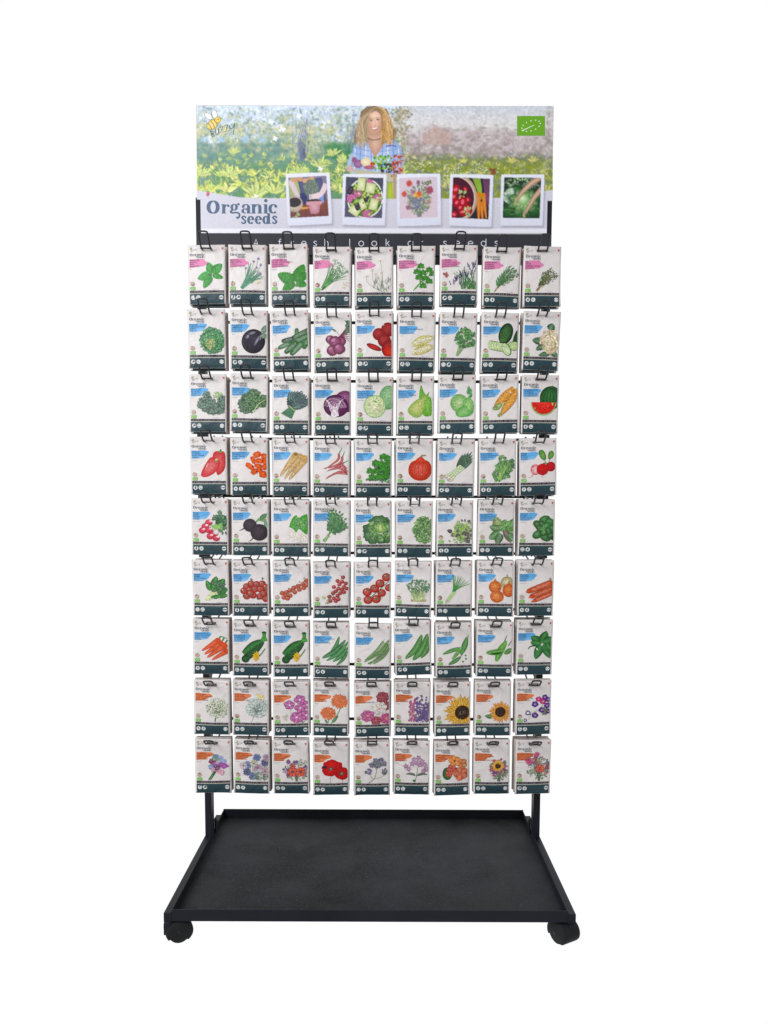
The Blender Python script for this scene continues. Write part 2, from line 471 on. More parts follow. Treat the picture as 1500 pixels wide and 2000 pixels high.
def bunch(A, bx, by, tx, ty, n, spread, w0, w1, cols, tip=None, bend=.4):
    """stems from a base fanning out towards a tip"""
    for i in range(n):
        t = (i + .5) / n - .5 + U(-.06, .06); dx, dy = tx - bx, ty - by; L = math.hypot(dx, dy); nx, ny = -dy / L, dx / L
        ex, ey = bx + dx * U(.8, 1.05) + nx * t * spread, by + dy * U(.8, 1.05) + ny * t * spread
        mx, my = bx + dx * .5 + nx * t * spread * bend, by + dy * .5 + ny * t * spread * bend
        sx, sy = bx + nx * t * spread * .12, by + ny * t * spread * .12
        c = jit(random.choice(cols), .2); A.stroke([(sx, sy), (mx, my), (ex, ey)], w0, w1, c, lt(c, .2))
        if tip: tip(ex, ey, math.atan2(ey - my, ex - mx))
def flower(A, x, y, r, n, c, cc, core=.28, w=.55, sq=1, rot=None, cen2=None):
    rot = U(0, 6) if rot is None else rot
    for i in range(n):
        a = rot + 2 * PI * i / n + U(-.07, .07); q = jit(c, .1)
        ex, ey = math.cos(a), math.sin(a) * sq
        an = math.atan2(ey, ex); L = r * math.hypot(ex, ey)
        A.leaf(x + ex * r * .1, y + ey * r * .1, L * U(.86, 1.05), r * w, an, q, lt(q, .18), n=5, fat=.75)
    A.ell(x, y, r * core, r * core * sq, cc, cen2 or lt(cc, .25), n=10)
def root(A, x, y, x1, y1, w, c, tail=True):
    dx, dy = x1 - x, y1 - y; P = [(x, y), (x + dx * .3, y + dy * .3), (x + dx * .7, y + dy * .7), (x1, y1)]
    A.stroke(P, w, w * .3, dk(c, .82), lt(c, .12)); A.ell(x, y, w * .42, w * .5, dk(c, .85), c, rot=math.atan2(dy, dx), n=10)
    for i in range(4):
        t = U(.1, .8); ww = w * (.4 - .25 * t); A.stroke([(x + dx * t - dy / 60 * ww, y + dy * t + dx / 60 * ww), (x + dx * t + dy / 90 * ww, y + dy * t - dx / 90 * ww)], .3, .2, dk(c, .7), sm=False)
    if tail: A.stroke([(x1, y1), (x1 + dx * .08, y1 + dy * .1)], w * .22, .1, dk(c, .9), sm=False)
def tomato(A, x, y, r, c=H('cf3324'), cal=True):
    A.ell(x, y, r, r * .95, dk(c, .6), lt(c, .2), off=(-.2, -.25)); A.ell(x - r * .35, y - r * .4, r * .16, r * .1, lt(c, .6), rot=-.6, n=7)
    if cal:
        a0 = U(0, 6); ox, oy = x + U(-.3, .3) * r, y + U(-.35, .1) * r
        for i in range(5): A.leaf(ox, oy, r * .6, r * .2, a0 + i * 1.257, H('3c6b2c'), n=3)
def pod(A, x, y, x1, y1, w, c, bend=0):
    mx, my = (x + x1) / 2 + bend * (y1 - y) * .2, (y + y1) / 2 - bend * (x1 - x) * .2
    A.stroke([(x, y), (mx, my), (x1, y1)], w * .25, w * .25, dk(c, .75), lt(c, .15), mid=w * .8)

def p_basil(A):
    c = H('63bb62')
    for x, y, l, w, a in ((52, 63, 27, 18, -1.9), (52, 62, 30, 20, -.75), (53, 66, 24, 12, .25), (50, 66, 33, 17, 2.1), (52, 64, 33, 20, 2.85)):
        A.leaf(x, y, l, w, a, jit(c, .08), dk(c, .75), n=9); 
        for i in range(4):
            t = .25 + i * .17; px, py = x + math.cos(a) * l * t, y + math.sin(a) * l * t
            for s in (-1, 1): A.stroke([(px, py), (px + math.cos(a + s * .8) * w * .33, py + math.sin(a + s * .8) * w * .33)], .5, .15, lt(c, .3), sm=False)
    clump(A, 53, 64, 5, 4, 9, 5, [G1, G3])
def p_chives(A):
    bunch(A, 28, 95, 62, 52, 34, 44, 1.3, .5, [H('3f8f6d'), H('57a07a'), H('2f7458')])
    for x, y in ((64, 30), (54, 36), (69, 44), (37, 51), (60, 50), (67, 62)):
        A.stroke([(38 + (x - 38) * .4, 84), (x, y)], .7, .5, H('6aa27f'), sm=False)
        for i in range(22): a = U(0, 6.3); A.leaf(x, y, U(2, 4), 1, a, jit(H('9a86bd'), .2), n=3)
    for i in range(4): A.ell(60 + i * 2.5, 84 - i * 1.4, 2.6, 1.1, H('e6cf9a'), lt(H('e6cf9a'), .5), rot=U(-1, 1))
def p_balm(A):
    c = H('5fae55')
    for x, y, l, w, a in ((54, 80, 42, 26, -1.1), (52, 80, 40, 26, 3.6), (56, 80, 24, 18, .35), (52, 80, 32, 20, 2.5), (62, 72, 22, 18, -.4)):
        A.leaf(x, y, l, w, a, jit(c, .1), dk(c, .8), n=17, ser=.09)
    clump(A, 54, 80, 9, 7, 16, 6, [G1, dk(G1, .7), G2])
def p_dill(A):
    bunch(A, 20, 92, 56, 48, 30, 50, 1, .5, [G1, G2])
    for i in range(230):
        t = R() ** .7; s = U(-1, 1) * 26 * t; x = 28 + 34 * t + s * .62; y = 84 - 42 * t + s * .62
        A.leaf(x, y, U(3, 7), .9, U(-2.4, .4), jit(random.choice([H('2f9a4a'), G1, H('56b060')]), .2), n=2)
    A.stroke([(18, 95), (27, 86)], 3, 2.4, G1, sm=False)
    for i in range(26): A.ell(U(60, 76), U(78, 92), .9, .6, jit(H('d9c184')), n=6)
def p_chamomile(A):
    for x, y in ((54, 30), (58, 56), (37, 50), (25, 64), (77, 48), (50, 68), (44, 60)):
        A.stroke([(x, y), (x + U(-2, 5), 78), (U(50, 72), 97)], .5, .7, H('8d9a78'))
        flower(A, x, y, 5 if x != 77 else 3, 9, H('efece2'), H('cf7f3a'), .34, .3, .7)
    for i in range(70):
        x, y = U(38, 76), U(70, 96); A.stroke([(x, y), (x + U(-3, 3), y - U(4, 9))], .5, .25, jit(H('76866a')), sm=False)
def p_parsley(A, flat=True):
    for x, y in ((50, 44), (42, 56), (55, 58), (68, 52), (74, 58), (60, 72), (70, 74), (48, 68), (55, 86)):
        A.stroke([(x, y), (48, 80), (34, 96)], .8, 1, G2)
    for x, y in ((50, 44), (42, 56), (55, 58), (68, 52), (75, 60), (60, 70), (68, 76), (46, 68), (55, 86)):
        for i in range(5):
            a = -PI / 2 + (i - 2) * .9; A.leaf(x, y, 8.5, 7, a, jit(G3 if i % 2 else G1, .2), G2, n=6, ser=.22)
def p_lavender(A):
    for i in range(40):
        x = U(28, 77); b = U(45, 77); A.stroke([(b, 95), ((b + x) / 2 + 2, 75), (x, U(50, 66))], .8, .5, jit(G1, .3))
    for i in range(34):
        t = R(); x = 22 + 54 * t; y = 88 - 52 * t ** .8 + U(-2, 22) * (1 if t > .3 else .5); a = -1.5 + U(-.4, .3)
        for j in range(6): A.ell(x + math.cos(a) * j * 1.7 + U(-.6, .6), y + math.sin(a) * j * 1.7, 1.1, .8, jit(H('5a4c80'), .3), n=6)
    for i in range(60): A.leaf(U(46, 77), U(84, 96), U(5, 12), 1.2, U(-2, -1.1), jit(G1, .25), n=3)
    for s in (0, 1, 2, 3): A.leaf(12, 66, 9 - s, 5, -2.4 + s * 1.15, H('b3524c'), n=4)
def p_rosemary(A):
    for k in range(9):
        t = k / 8 - .5; ex, ey = 57 + t * 40, 40 + abs(t) * 40 - t * 10
        A.stroke([(30, 90), (48 + t * 16, 66), (ex, ey)], 1.1, .6, H('6b7f4c'))
        for i in range(24):
            q = .2 + .8 * i / 24; x = 30 + (ex - 30) * q + U(-1, 1) + t * 6 * math.sin(PI * q); y = 90 + (ey - 90) * q
            d = math.atan2(ey - 90, ex - 30); A.leaf(x, y, U(5, 8), 1.4, d + random.choice((-.55, .55)), jit(random.choice([G1, G3, H('4f9a4a')]), .2), n=3)
    A.stroke([(25, 97), (31, 88)], 1.2, 3, H('b09368'), sm=False)
def p_thyme(A):
    for k in range(11):
        t = k / 10 - .5; ex, ey = 60 + t * 34, 46 + abs(t) * 26 + t * 6
        A.stroke([(30, 92), (47 + t * 12, 70), (ex, ey)], 1, .5, H('8a7a58'))
        for i in range(20):
            q = .25 + .75 * i / 20; x = 30 + (ex - 30) * q + U(-2.4, 2.4); y = 92 + (ey - 92) * q + U(-2, 2)
            A.ell(x, y, U(1, 1.9), U(.7, 1.2), jit(random.choice([H('5d7a48'), H('7e9460'), H('48663c')]), .2), rot=U(0, 3), n=6)
    A.stroke([(28, 95), (39, 82)], 4.5, 3, H('8f7a58'), H('a89270'), sm=False)
def p_lettuce(A):
    clump(A, 52, 68, 26, 28, 300, 6.5, [H('3f9a58'), H('2f8048'), H('62b070')], 'curl', H('2c7444'))
    clump(A, 48, 74, 9, 13, 40, 5, [H('8cc46a'), H('b5cf80'), H('d8c080')], 'curl')
def p_eggplant(A):
    A.leaf(70, 50, 20, 12, -1.2, H('6f8f78'), n=6); A.ell(50, 68, 25, 27, H('2a2432'), H('4a4454'), rot=.3, off=(.1, -.3))
    for x, y, a, b, r in ((48, 50, 9, 3, -.3), (58, 66, 3, 14, .5), (66, 58, 2.5, 9, .3), (38, 58, 4, 6, .6)): A.ell(x, y, a, b, H('5d5868'), H('a9a6b8'), rot=r)
    for i in range(4): A.leaf(75, 50, 13, 6, 1.2 + i * .4, jit(H('7d9a7c'), .1))
def sausage(A, x, y, x1, y1, w, c, hl=.22):
    d = math.atan2(y1 - y, x1 - x); A.ell(x, y, w * .46, w * .46, dk(c, .7), c); A.ell(x1, y1, w * .5, w * .42, dk(c, .62), dk(c, .9), rot=d)
    A.stroke([(x, y), ((x + x1) / 2, (y + y1) / 2), (x1, y1)], w * .92, w * .84, dk(c, .64), lt(c, hl), mid=w * .12)
def p_gherkin(A):
    c = H('4f8450')
    for x, y, x1, y1, w in ((55, 42, 54, 56, 9), (78, 44, 46, 60, 12), (44, 61, 26, 65, 10), (78, 56, 46, 68, 13), (36, 71, 18, 79, 10), (52, 70, 32, 88, 12), (64, 72, 44, 92, 12), (77, 64, 70, 78, 12)):
        q = jit(c, .2) if y1 != 65 else H('3d5d4a'); sausage(A, x, y, x1, y1, w, q)
        for i in range(12): t = U(.05, .95); A.ell(x + (x1 - x) * t + U(-3, 3), y + (y1 - y) * t + U(-3, 3), .6, .5, random.choice([lt(q, .35), dk(q, .6)]), n=5)
def p_beet(A):
    for i in range(9): A.stroke([(48, 60), (62, 46 + i), (77, 24 + i * 5)], 1.6, 1.1, jit(H('8a3f66'), .2))
    for i in range(14): A.leaf(U(68, 74), U(20, 50), 11, 7, U(-1.5, -.2), jit(H('3c6b48'), .2))
    A.stroke([(55, 50), (46, 38)], .9, .7, H('8a5f70')); A.leaf(48, 42, 10, 4, -2.5, H('4c6c50'))
    for x, y, r in ((60, 64, 10), (36, 60, 10), (47, 66, 14), (40, 84, 12), (55, 80, 13)):
        A.blob(x, y, r, r * .96, H('702a48'), H('b8749a'), .04, 22); A.ell(x - r * .3, y - r * .35, r * .4, r * .28, H('b8749a'), H('caa0b8'), rot=-.6)
    A.stroke([(38, 92), (36, 97)], 1.6, .3, H('8a4a68'), sm=False)
def p_redbeet(A):
    c = H('b52a2c')
    for x, y, r in ((70, 40, 15), (50, 50, 13), (62, 64, 14), (75, 82, 19)): A.ell(x, y, r, r * 1.05, dk(c, .62), lt(c, .06), off=(-.2, -.3))
    A.ell(40, 78, 17, 6, H('8f2428'), H('d84a3c'), rot=.42); A.ell(72, 88, 11, 14, H('c02c24'), H('e05a44'), rot=-.3)
def p_chicory(A):
    for x, y, x1, y1, w in ((76, 54, 28, 74, 17), (77, 74, 30, 92, 17)):
        c = H('e2dc9c'); A.stroke([(x, y), ((x + x1) / 2, (y + y1) / 2 - 2), (x1, y1)], 3, 3, H('c9bd62'), H('efeee0'), mid=w)
        for i in range(5): o = (i - 2) * 1.7; A.stroke([(x, y + o), ((x + x1) / 2, (y + y1) / 2 + o * 1.4), (x1 + 4, y1 - 1)], .5, .3, H('c4bc70'))
    A.stroke([(56, 72), (40, 82)], 2, 1, H('b0a860'), sm=False)
def p_cress(A, c=(G1, G3, G2)):
    bunch(A, 38, 95, 58, 52, 20, 40, .8, .5, [H('8fb070')])
    for i in range(85):
        a = U(0, 6.3); q = math.sqrt(R()); x, y = 57 + 22 * q * math.cos(a), 56 + 22 * q * math.sin(a)
        for j in range(3): A.leaf(x, y, 4.6, 3.6, -PI / 2 + (j - 1) * 1.9 + U(-.3, .3), jit(random.choice(c), .22), n=4)
def p_cucumber(A):
    A.stroke([(80, 38), (76, 60), (72, 76)], 8, 6, H('2c4f32'), H('3f6a44'), mid=10)
    A.ell(52, 46, 15, 24, H('213f26'), H('4a7a48'), rot=.3, off=(0, -.1))
    for i in range(7): t = (i - 3) * 3.2; A.stroke([(46 + t * .5, 64), (50 + t, 46), (58 + t * .5, 28)], .8, .2, H('7aa860'))
    for x, y in ((22, 72), (27, 73), (33, 74), (39, 75), (46, 76)): A.ell(x, y, 8, 10.5, H('2f5a34'), rot=-.3); A.ell(x - 1, y, 7, 9.6, H('c2d6a0'), H('dbe5c2'), rot=-.3)
    A.ell(70, 72, 13, 10, H('3c6a3c')); A.ell(70, 72, 12, 9, H('b8d090'), H('d6e2b6'))
    A.ell(54, 80, 9, 15, H('2f5a34'), rot=-.5); A.ell(53.5, 80, 8, 14, H('c2d8a2'), H('e6edd2'), rot=-.5)
def p_cauliflower(A):
    for x, y, l, w, a in ((58, 40, 16, 18, -1.2), (42, 66, 22, 16, 3.3), (46, 74, 20, 13, 2.6), (60, 90, 26, 12, 2.9), (64, 88, 18, 12, .6), (54, 86, 26, 12, .3)): A.leaf(x, y, l, w, a, jit(H('3d6e50'), .15), H('7f9f80'), n=9, ser=.1)
    clump(A, 59, 66, 20, 24, 150, 8, [H('d8c6a6'), H('c9b591'), H('e6dcc4')], 'ball', H('b39f7c'))
def p_broccoli(A):
    for i in range(8): A.stroke([(52, 52), (58 + i, 50), (66, 42 + i)], 2, 1.5, jit(H('a7b98a')))
    clump(A, 62, 46, 10, 7, 30, 4.5, [H('b5c894'), H('95ac78')], 'ball')
    for x, y, rx, ry in ((74, 60, 14, 14), (38, 46, 9, 8), (38, 66, 22, 17), (55, 76, 26, 14)): clump(A, x, y, rx, ry, int(rx * ry * .45), 3.4, [H('5f7d6c'), H('6f8c7a'), H('4c685a')], 'ball', H('4a6457'))
def p_kale(A):
    for x, y, rx, ry in ((70, 60, 14, 14), (42, 62, 24, 20), (50, 48, 14, 14), (36, 78, 16, 10)): clump(A, x, y, rx, ry, int(rx * ry * .42), 5.5, [H('3f7a3e'), H('2b5c34'), H('62994c')], 'curl', H('28562f'))
    A.stroke([(50, 86), (60, 68), (76, 56)], 2.2, .8, H('c3d6a0')); 
    for i in range(7): t = i / 7; A.stroke([(52 + 22 * t, 82 - 26 * t), (58 + 20 * t, 84 - 24 * t)], .7, .3, H('a9c48a'), sm=False)
def p_palmkale(A):
    for i in range(11): t = i / 10 - .5; c = jit(H('3a5560'), .15); A.leaf(42 + t * 6, 72, 44 - abs(t) * 12, 13, -.95 + t * 1.3, c, H('7f9a90'), n=13, ser=.14)
    clump(A, 62, 52, 17, 17, 90, 3.5, [H('334c58'), H('4d6a70')], 'curl')
    for i in range(8): A.stroke([(42 + i * 1.2, 68 + i * .6), (20 + i * 3, 84 + i * 1.6)], 3, 2.4, jit(H('2f6a4c'), .2), H('6fa07e'), sm=False)
    A.stroke([(36, 66), (43, 72), (50, 78)], 1.4, 1.4, H('d9c8a0'))
def p_redcabbage(A):
    A.ell(68, 56, 24, 24, H('7a3a66'), H('b07aa4'), off=(0, -.4)); A.ell(48, 66, 27, 25, H('5c2050'), H('8e4c80'), rot=.1)
    for k in range(9):
        r = 24 - k * 2.4; P = [(46 + r * math.cos(a / 10) * 1.02 + U(-.8, .8), 70 + r * math.sin(a / 10) * .92 + U(-.8, .8)) for a in range(-30, 2, 3)]
        A.stroke(P, .7, .9, H('e6cfe0') if k % 2 else H('c49abb'), sm=True)
    A.fan([(36, 90), (44, 62), (46, 72), (50, 60), (54, 88), (45, 91)], H('f0e6ea'), H('f0e6ea'))
    for s in (-1, 1):
        for i in range(4): A.stroke([(44 + s * 2, 86 - i * 5), (44 + s * (9 + i), 72 - i * 5), (44 + s * (12 + i * 3), 56 - i * 2)], 1.8, .5, H('eadbe6'))
def p_whitecabbage(A):
    A.ell(70, 46, 20, 27, H('7fae7c'), H('b3d3a8'), rot=.15, off=(-.1, -.3))
    for i in range(6): A.stroke([(64, 66), (60 + i * 4, 44), (66 + i * 2, 26)], .5, .3, H('a3c79c'))
    A.ell(41, 66, 24, 25, H('8fb884')); A.ell(41, 66, 22.6, 23.6, H('cfdcae'), H('ece8cc'))
    for k in range(6):
        r = 21 - k * 3
        for j in range(5): a = j * 1.3 + k; A.arc(41, 66, r, r * .95, math.degrees(a), math.degrees(a) + 50, .4, .5, H('c0cf9a'), 8)
def p_pointcabbage(A):
    A.sfan([(52, 20), (58, 34), (68, 50), (74, 66), (73, 86), (60, 88), (52, 74), (48, 50)], H('6fae44'), H('a3cf72'))
    A.sfan([(70, 34), (62, 46), (74, 48), (75, 86), (60, 80), (56, 60)], H('7db24e'), H('9cc86c'))
    A.sfan([(66, 42), (60, 66), (54, 86), (42, 92), (28, 84), (24, 74), (34, 60), (50, 48)], H('93b65a'), H('e3dfa4'))
    for i in range(12): A.stroke([(U(34, 48), U(70, 84)), (U(44, 56), U(56, 66))], .4, .3, H('c2c078'), sm=False)
def p_kohlrabi(A):
    for i in range(12): A.leaf(66 + U(-3, 3), 50 - i * 1.6, 9, 5, U(-1.9, -.2), jit(H('4c9a4c'), .2), n=5, ser=.2)
    A.stroke([(56, 70), (62, 54), (72, 36)], 3.4, 2, H('7ab56c'), H('a9d298')); A.ell(45, 62, 19, 20, H('7fb06a'), H('c8dcaa'), off=(.1, 0)); A.ell(64, 70, 13, 20, H('84b870'), H('b7d79b'))
    A.sfan([(40, 90), (38, 80), (56, 66), (66, 76), (76, 80), (68, 90), (50, 93)], H('76b466'), H('98cb84'))
    for i in range(5): A.stroke([(44, 90 - i * 2), (56, 82 - i * 2), (66, 74)], .5, .3, H('b9dca6'))
def p_corn(A):
    for (x, y, x1, y1, w) in ((70, 28, 28, 70, 20), (80, 32, 42, 88, 22)):
        A.stroke([(x, y), ((x + x1) / 2, (y + y1) / 2), (x1, y1)], 8, 3, H('c08440'), H('e8b868'), mid=w * .6)
        L = math.hypot(x1 - x, y1 - y); ux, uy = (x1 - x) / L, (y1 - y) / L
        for i in range(60):
            t = U(.02, .86) * L; o = U(-1, 1) * w * .42 * math.sin(PI * (.25 + .7 * t / L)); A.ell(x + ux * t - uy * o, y + uy * t + ux * o, 1.5, 1.1, jit(H('e0a050'), .15), H('f2cf8a'), rot=math.atan2(uy, ux), n=6)
    A.leaf(28, 76, 24, 12, -.7, H('8fae62'), H('b9cc8c')); A.leaf(24, 74, 14, 8, -.2, H('7fa055')); A.leaf(36, 93, 16, 6, -1, H('9fae60')); A.leaf(34, 88, 12, 4, .1, H('a9a85c'))
def p_watermelon(A):
    A.ell(64, 50, 25, 26, H('2a6034'), H('4f9050'), off=(-.2, -.3))
    for i in range(7): t = (i - 3) * 6.5; A.stroke([(62 + t * .4, 28), (62 + t, 44), (62 + t * 1.1, 62)], 1, 2.2, H('1c4426'), H('2c5c34'))
    A.stroke([(66, 30), (66, 22)], 1.2, .8, H('6a5a3c'), sm=False)
    P = [(20 + 28 * (1 - math.cos(a)), 60 + 29 * math.sin(a)) for a in [i * PI / 18 for i in range(19)]]; A.fan(P, H('9ac07c'), H('d8e4b8'), (48, 61))
    P = [(22 + 26 * (1 - math.cos(a)), 60 + 26 * math.sin(a)) for a in [i * PI / 18 for i in range(19)]]; A.fan(P, H('d8403c'), H('ee5a50'), (48, 61))
    for x, y in ((34, 68), (38, 72), (42, 66), (60, 72), (64, 70), (50, 76), (40, 74)): A.ell(x, y, .9, 1.3, H('4a1c1c'), n=7)
def p_pepper(A):
    c = H('dc4246')
    A.sfan([(52, 36), (62, 32), (76, 36), (77, 66), (70, 80), (60, 86), (56, 74), (50, 50)], dk(c, .8), lt(c, .15))
    A.sfan([(24, 88), (26, 76), (36, 58), (46, 46), (58, 48), (66, 58), (62, 70), (52, 82), (36, 90)], dk(c, .85), lt(c, .22))
    A.stroke([(66, 34), (68, 28)], 4, 2, G1, sm=False); A.leaf(62, 33, 10, 4, .1, G2); A.ell(58, 52, 3, 3, H('c8c878')); A.leaf(55, 54, 8, 3, .6, G1); A.stroke([(40, 60), (32, 76)], 2.4, .6, lt(c, .5), sm=False)
def p_snackpepper(A):
    for x, y, w, h, r in ((58, 38, 9, 7, -.4), (74, 42, 8, 7, .1), (49, 50, 5, 9, -.3), (64, 52, 10, 6, .1), (76, 55, 6, 6, 0), (42, 64, 11, 6, .6), (60, 63, 9, 5, .2), (74, 66, 6, 7, 0), (52, 76, 9, 6, -.5), (70, 82, 9, 8, .1), (62, 72, 7, 5, .3)):
        P = [(x + w * q[0] * math.cos(r) - h * q[1] * math.sin(r), y + w * q[0] * math.sin(r) + h * q[1] * math.cos(r)) for q in ((-1, -.5), (-.5, -1), (.6, -.9), (1, -.3), (.9, .7), (.2, 1), (-.8, .8))]
        A.fan(P, H('d4552c'), H('f48a4c')); A.ell(x + w * .5, y, 1.6, 2, H('8a3c1c'), n=7)
def p_parsnip(A, c=H('d3b178')):
    for x, y, x1, y1, w in ((72, 46, 40, 90, 19), (62, 40, 30, 88, 15), (52, 38, 20, 82, 17)): root(A, x, y, x1, y1, w, c)
    A.ell(52, 36, 5, 3, H('8f7a50'))
def p_chili(A):
    c = H('c41f2c')
    for x, y, mx, my, x1, y1, w in ((56, 32, 54, 46, 26, 68, 5), (64, 38, 60, 52, 34, 66, 5), (66, 52, 58, 60, 30, 72, 5), (74, 66, 60, 58, 22, 66, 5.5), (76, 72, 56, 64, 30, 72, 5), (76, 78, 60, 72, 30, 86, 4.5), (72, 76, 50, 76, 28, 90, 4.5)):
        A.stroke([(x, y), (mx, my), (x1, y1)], 4.6, .4, dk(c, .6), lt(c, .3), mid=w * .5)
    for x, y, x1, y1 in ((56, 32, 62, 18), (64, 38, 68, 26), (66, 52, 78, 46)): A.stroke([(x, y), ((x + x1) / 2 + 1, (y + y1) / 2), (x1, y1)], 2, .8, G1)
def p_celery(A):
    clump(A, 64, 72, 18, 22, 40, 9, [G3, G1, H('3c9a4c')], 'leaf', dk(G3, .9))
    for x, y in ((62, 40), (72, 44), (74, 56), (46, 54), (58, 56), (34, 72), (48, 72), (62, 66), (74, 72), (54, 84), (68, 84), (38, 86)):
        for i in range(5): A.leaf(x, y, 10, 8, -PI / 2 + (i - 2) * 1.0 + U(-.2, .2), jit(random.choice([G1, H('3c9a4c'), G3]), .15), G2, n=7, ser=.2)
    for i in range(6): A.leaf(24 + i * 6, 92, 8, 4, U(-1, 0), jit(G3))
def p_pumpkin(A):
    c = H('e2502e'); A.sfan([(28, 62), (34, 52), (44, 48), (54, 46), (66, 48), (74, 54), (78, 66), (76, 80), (66, 91), (52, 94), (38, 90), (28, 78)], dk(c, .7), lt(c, .14), (50, 66))
    A.sfan([(42, 50), (48, 43), (53, 40), (58, 42), (64, 50), (54, 56)], dk(c, .85), lt(c, .1))
    for k in (-20, -12, -4, 5, 13, 21): A.stroke([(54 + k * .2, 50), (53 + k, 66), (53 + k * .75, 90)], .3, .3, dk(c, .78), mid=.7)
    for k in (-9, 1, 9): A.stroke([(53 + k, 58), (53 + k * 1.1, 74)], .4, .3, lt(c, .3), mid=1.6)
    A.stroke([(54, 43), (56, 38), (65, 37)], 4, 2.6, H('8c6a48'), H('b89a74'))
def p_leek(A):
    for i in range(7): A.leaf(42 + i * 1.2, 66 + i * .6, 50 - abs(i - 3) * 5, 8, -.95 + (i - 3) * .09, jit(H('3d6048'), .22), H('7f9a86'), n=6)
    for i in range(3): A.stroke([(20 + i * 6, 82 + i * 4), (34 + i * 3, 74 + i * 2), (50 + i * 4, 58 + i * 3)], 6, 5, H('9cba7c'), H('e2e6cf'))
    for i in range(3): A.ell(20 + i * 5, 82 + i * 4, 4.5, 4, H('cfc5aa'), H('efebdf')); clump(A, 17 + i * 5, 84 + i * 4, 3, 2.5, 8, 2.5, [H('a5947a')], 'leaf')
def p_mustard(A):
    for x, y in ((60, 56), (50, 50), (64, 66), (54, 66), (46, 62)):
        A.stroke([(34 + U(0, 12), 97), (42 + U(0, 6), 80), (x, y)], 4, 1.6, jit(G2, .15), lt(G4, .35))
    for x, y, rx, ry in ((50, 50, 8, 13), (66, 58, 14, 12), (58, 68, 14, 12), (46, 66, 9, 14), (42, 82, 11, 13), (56, 80, 12, 9)):
        clump(A, x, y, rx, ry, int(rx * ry * .3), 6.5, [G1, G2, H('4f9a44'), H('86b85c'), G3], 'curl')
    for i in range(14): A.stroke([(U(38, 48), U(84, 96)), (U(44, 56), U(64, 76)), (U(50, 70), U(48, 62))], .9, .3, H('b4d688'))
def p_radish(A):
    for x, y, a in ((52, 50, -2.1), (66, 52, -1.3)): A.stroke([(62, 62), (x, y - 4)], 1.2, 1, H('86a06a'), sm=False)
    A.sfan([(54, 50), (46, 44), (42, 34), (44, 27), (51, 27), (56, 34), (58, 44)], H('5a8a44'), H('8cb868')); A.sfan([(64, 48), (62, 38), (66, 30), (72, 29), (75, 36), (72, 44)], H('5a8a44'), H('8cb868')); A.leaf(50, 60, 12, 8, -.3, H('7a8c4a'))
    A.ell(35, 70, 11, 12, H('dc8088'), H('f2dcdc')); A.ell(68, 64, 10.5, 11, H('b0202c'), H('dc3c44'), off=(-.2, -.3)); A.ell(50, 70, 13, 13, H('c42a30'), H('e24444'), off=(-.2, -.3))
    A.stroke([(30, 80), (26, 86), (18, 88)], 1.4, .3, H('d86470')); A.stroke([(52, 82), (48, 88)], 1, .3, H('d86470'), sm=False)
def p_radish2(A):
    clump(A, 66, 52, 15, 17, 36, 11, [G1, G3, H('3c8a54')], 'leaf', G3); clump(A, 74, 72, 6, 16, 16, 8, [G3, G1])
    for i in range(9): A.stroke([(42 + i, 62 + i), (58, 60 + i), (68, 56 + i * 2)], 1.8, 1.2, jit(H('9cc47c'), .1))
    for x, y in ((38, 55), (30, 64), (24, 73), (38, 72), (50, 79), (41, 86), (54, 90)): A.ell(x, y, 8, 7.2, H('b8304a'), H('ee7486'), off=(-.2, -.4)); A.ell(x + 3.8, y - 3, 3.4, 2.6, H('f6dce0'), n=9)
    A.ell(54, 76, 6, 6, H('dccfc8'), H('f4ecea'))
def p_blackbeet(A):
    for i in range(6): A.stroke([(52, 54), (60, 44 + i), (76, 34 + i * 4)], 2, 1.6, jit(H('5f9a5a'), .1), H('90bb80'))
    A.leaf(62, 46, 20, 10, -.7, G1); A.leaf(76, 70, 24, 9, -1.7, H('76a884'))
    A.stroke([(28, 66), (22, 70), (16, 72)], 3, .4, H('4c3f48')); A.stroke([(48, 84), (44, 92), (36, 97)], 4, .4, H('54434a'))
    A.ell(40, 60, 15, 15, H('3a3038'), H('5c505a'), off=(-.2, -.3)); A.ell(60, 76, 19, 19, H('3c3038'), H('5e505a'), off=(-.2, -.3))
def p_turnip(A):
    for x, y, r in ((44, 78, 9), (56, 82, 10), (68, 86, 10)): A.ell(x, y, r, r, H('e2dcd2'), H('ece6de')); A.stroke([(x - 4, y + 7), (x - 12, y + 13)], 1.2, .3, H('d2cabb'), sm=False)
    A.sfan([(38, 58), (44, 42), (52, 35), (58, 41), (68, 35), (77, 36), (77, 76), (68, 74), (58, 66), (52, 74), (46, 66), (38, 62)], H('4fa043'), H('84c862'))
    for i in range(6): A.stroke([(46 + i * 5, 68), (52 + i * 4, 52), (50 + i * 5, 42)], .5, .3, H('a4d888'))
    clump(A, 60, 54, 16, 14, 30, 8, [H('58aa4c'), H('76bf5c')], 'curl')
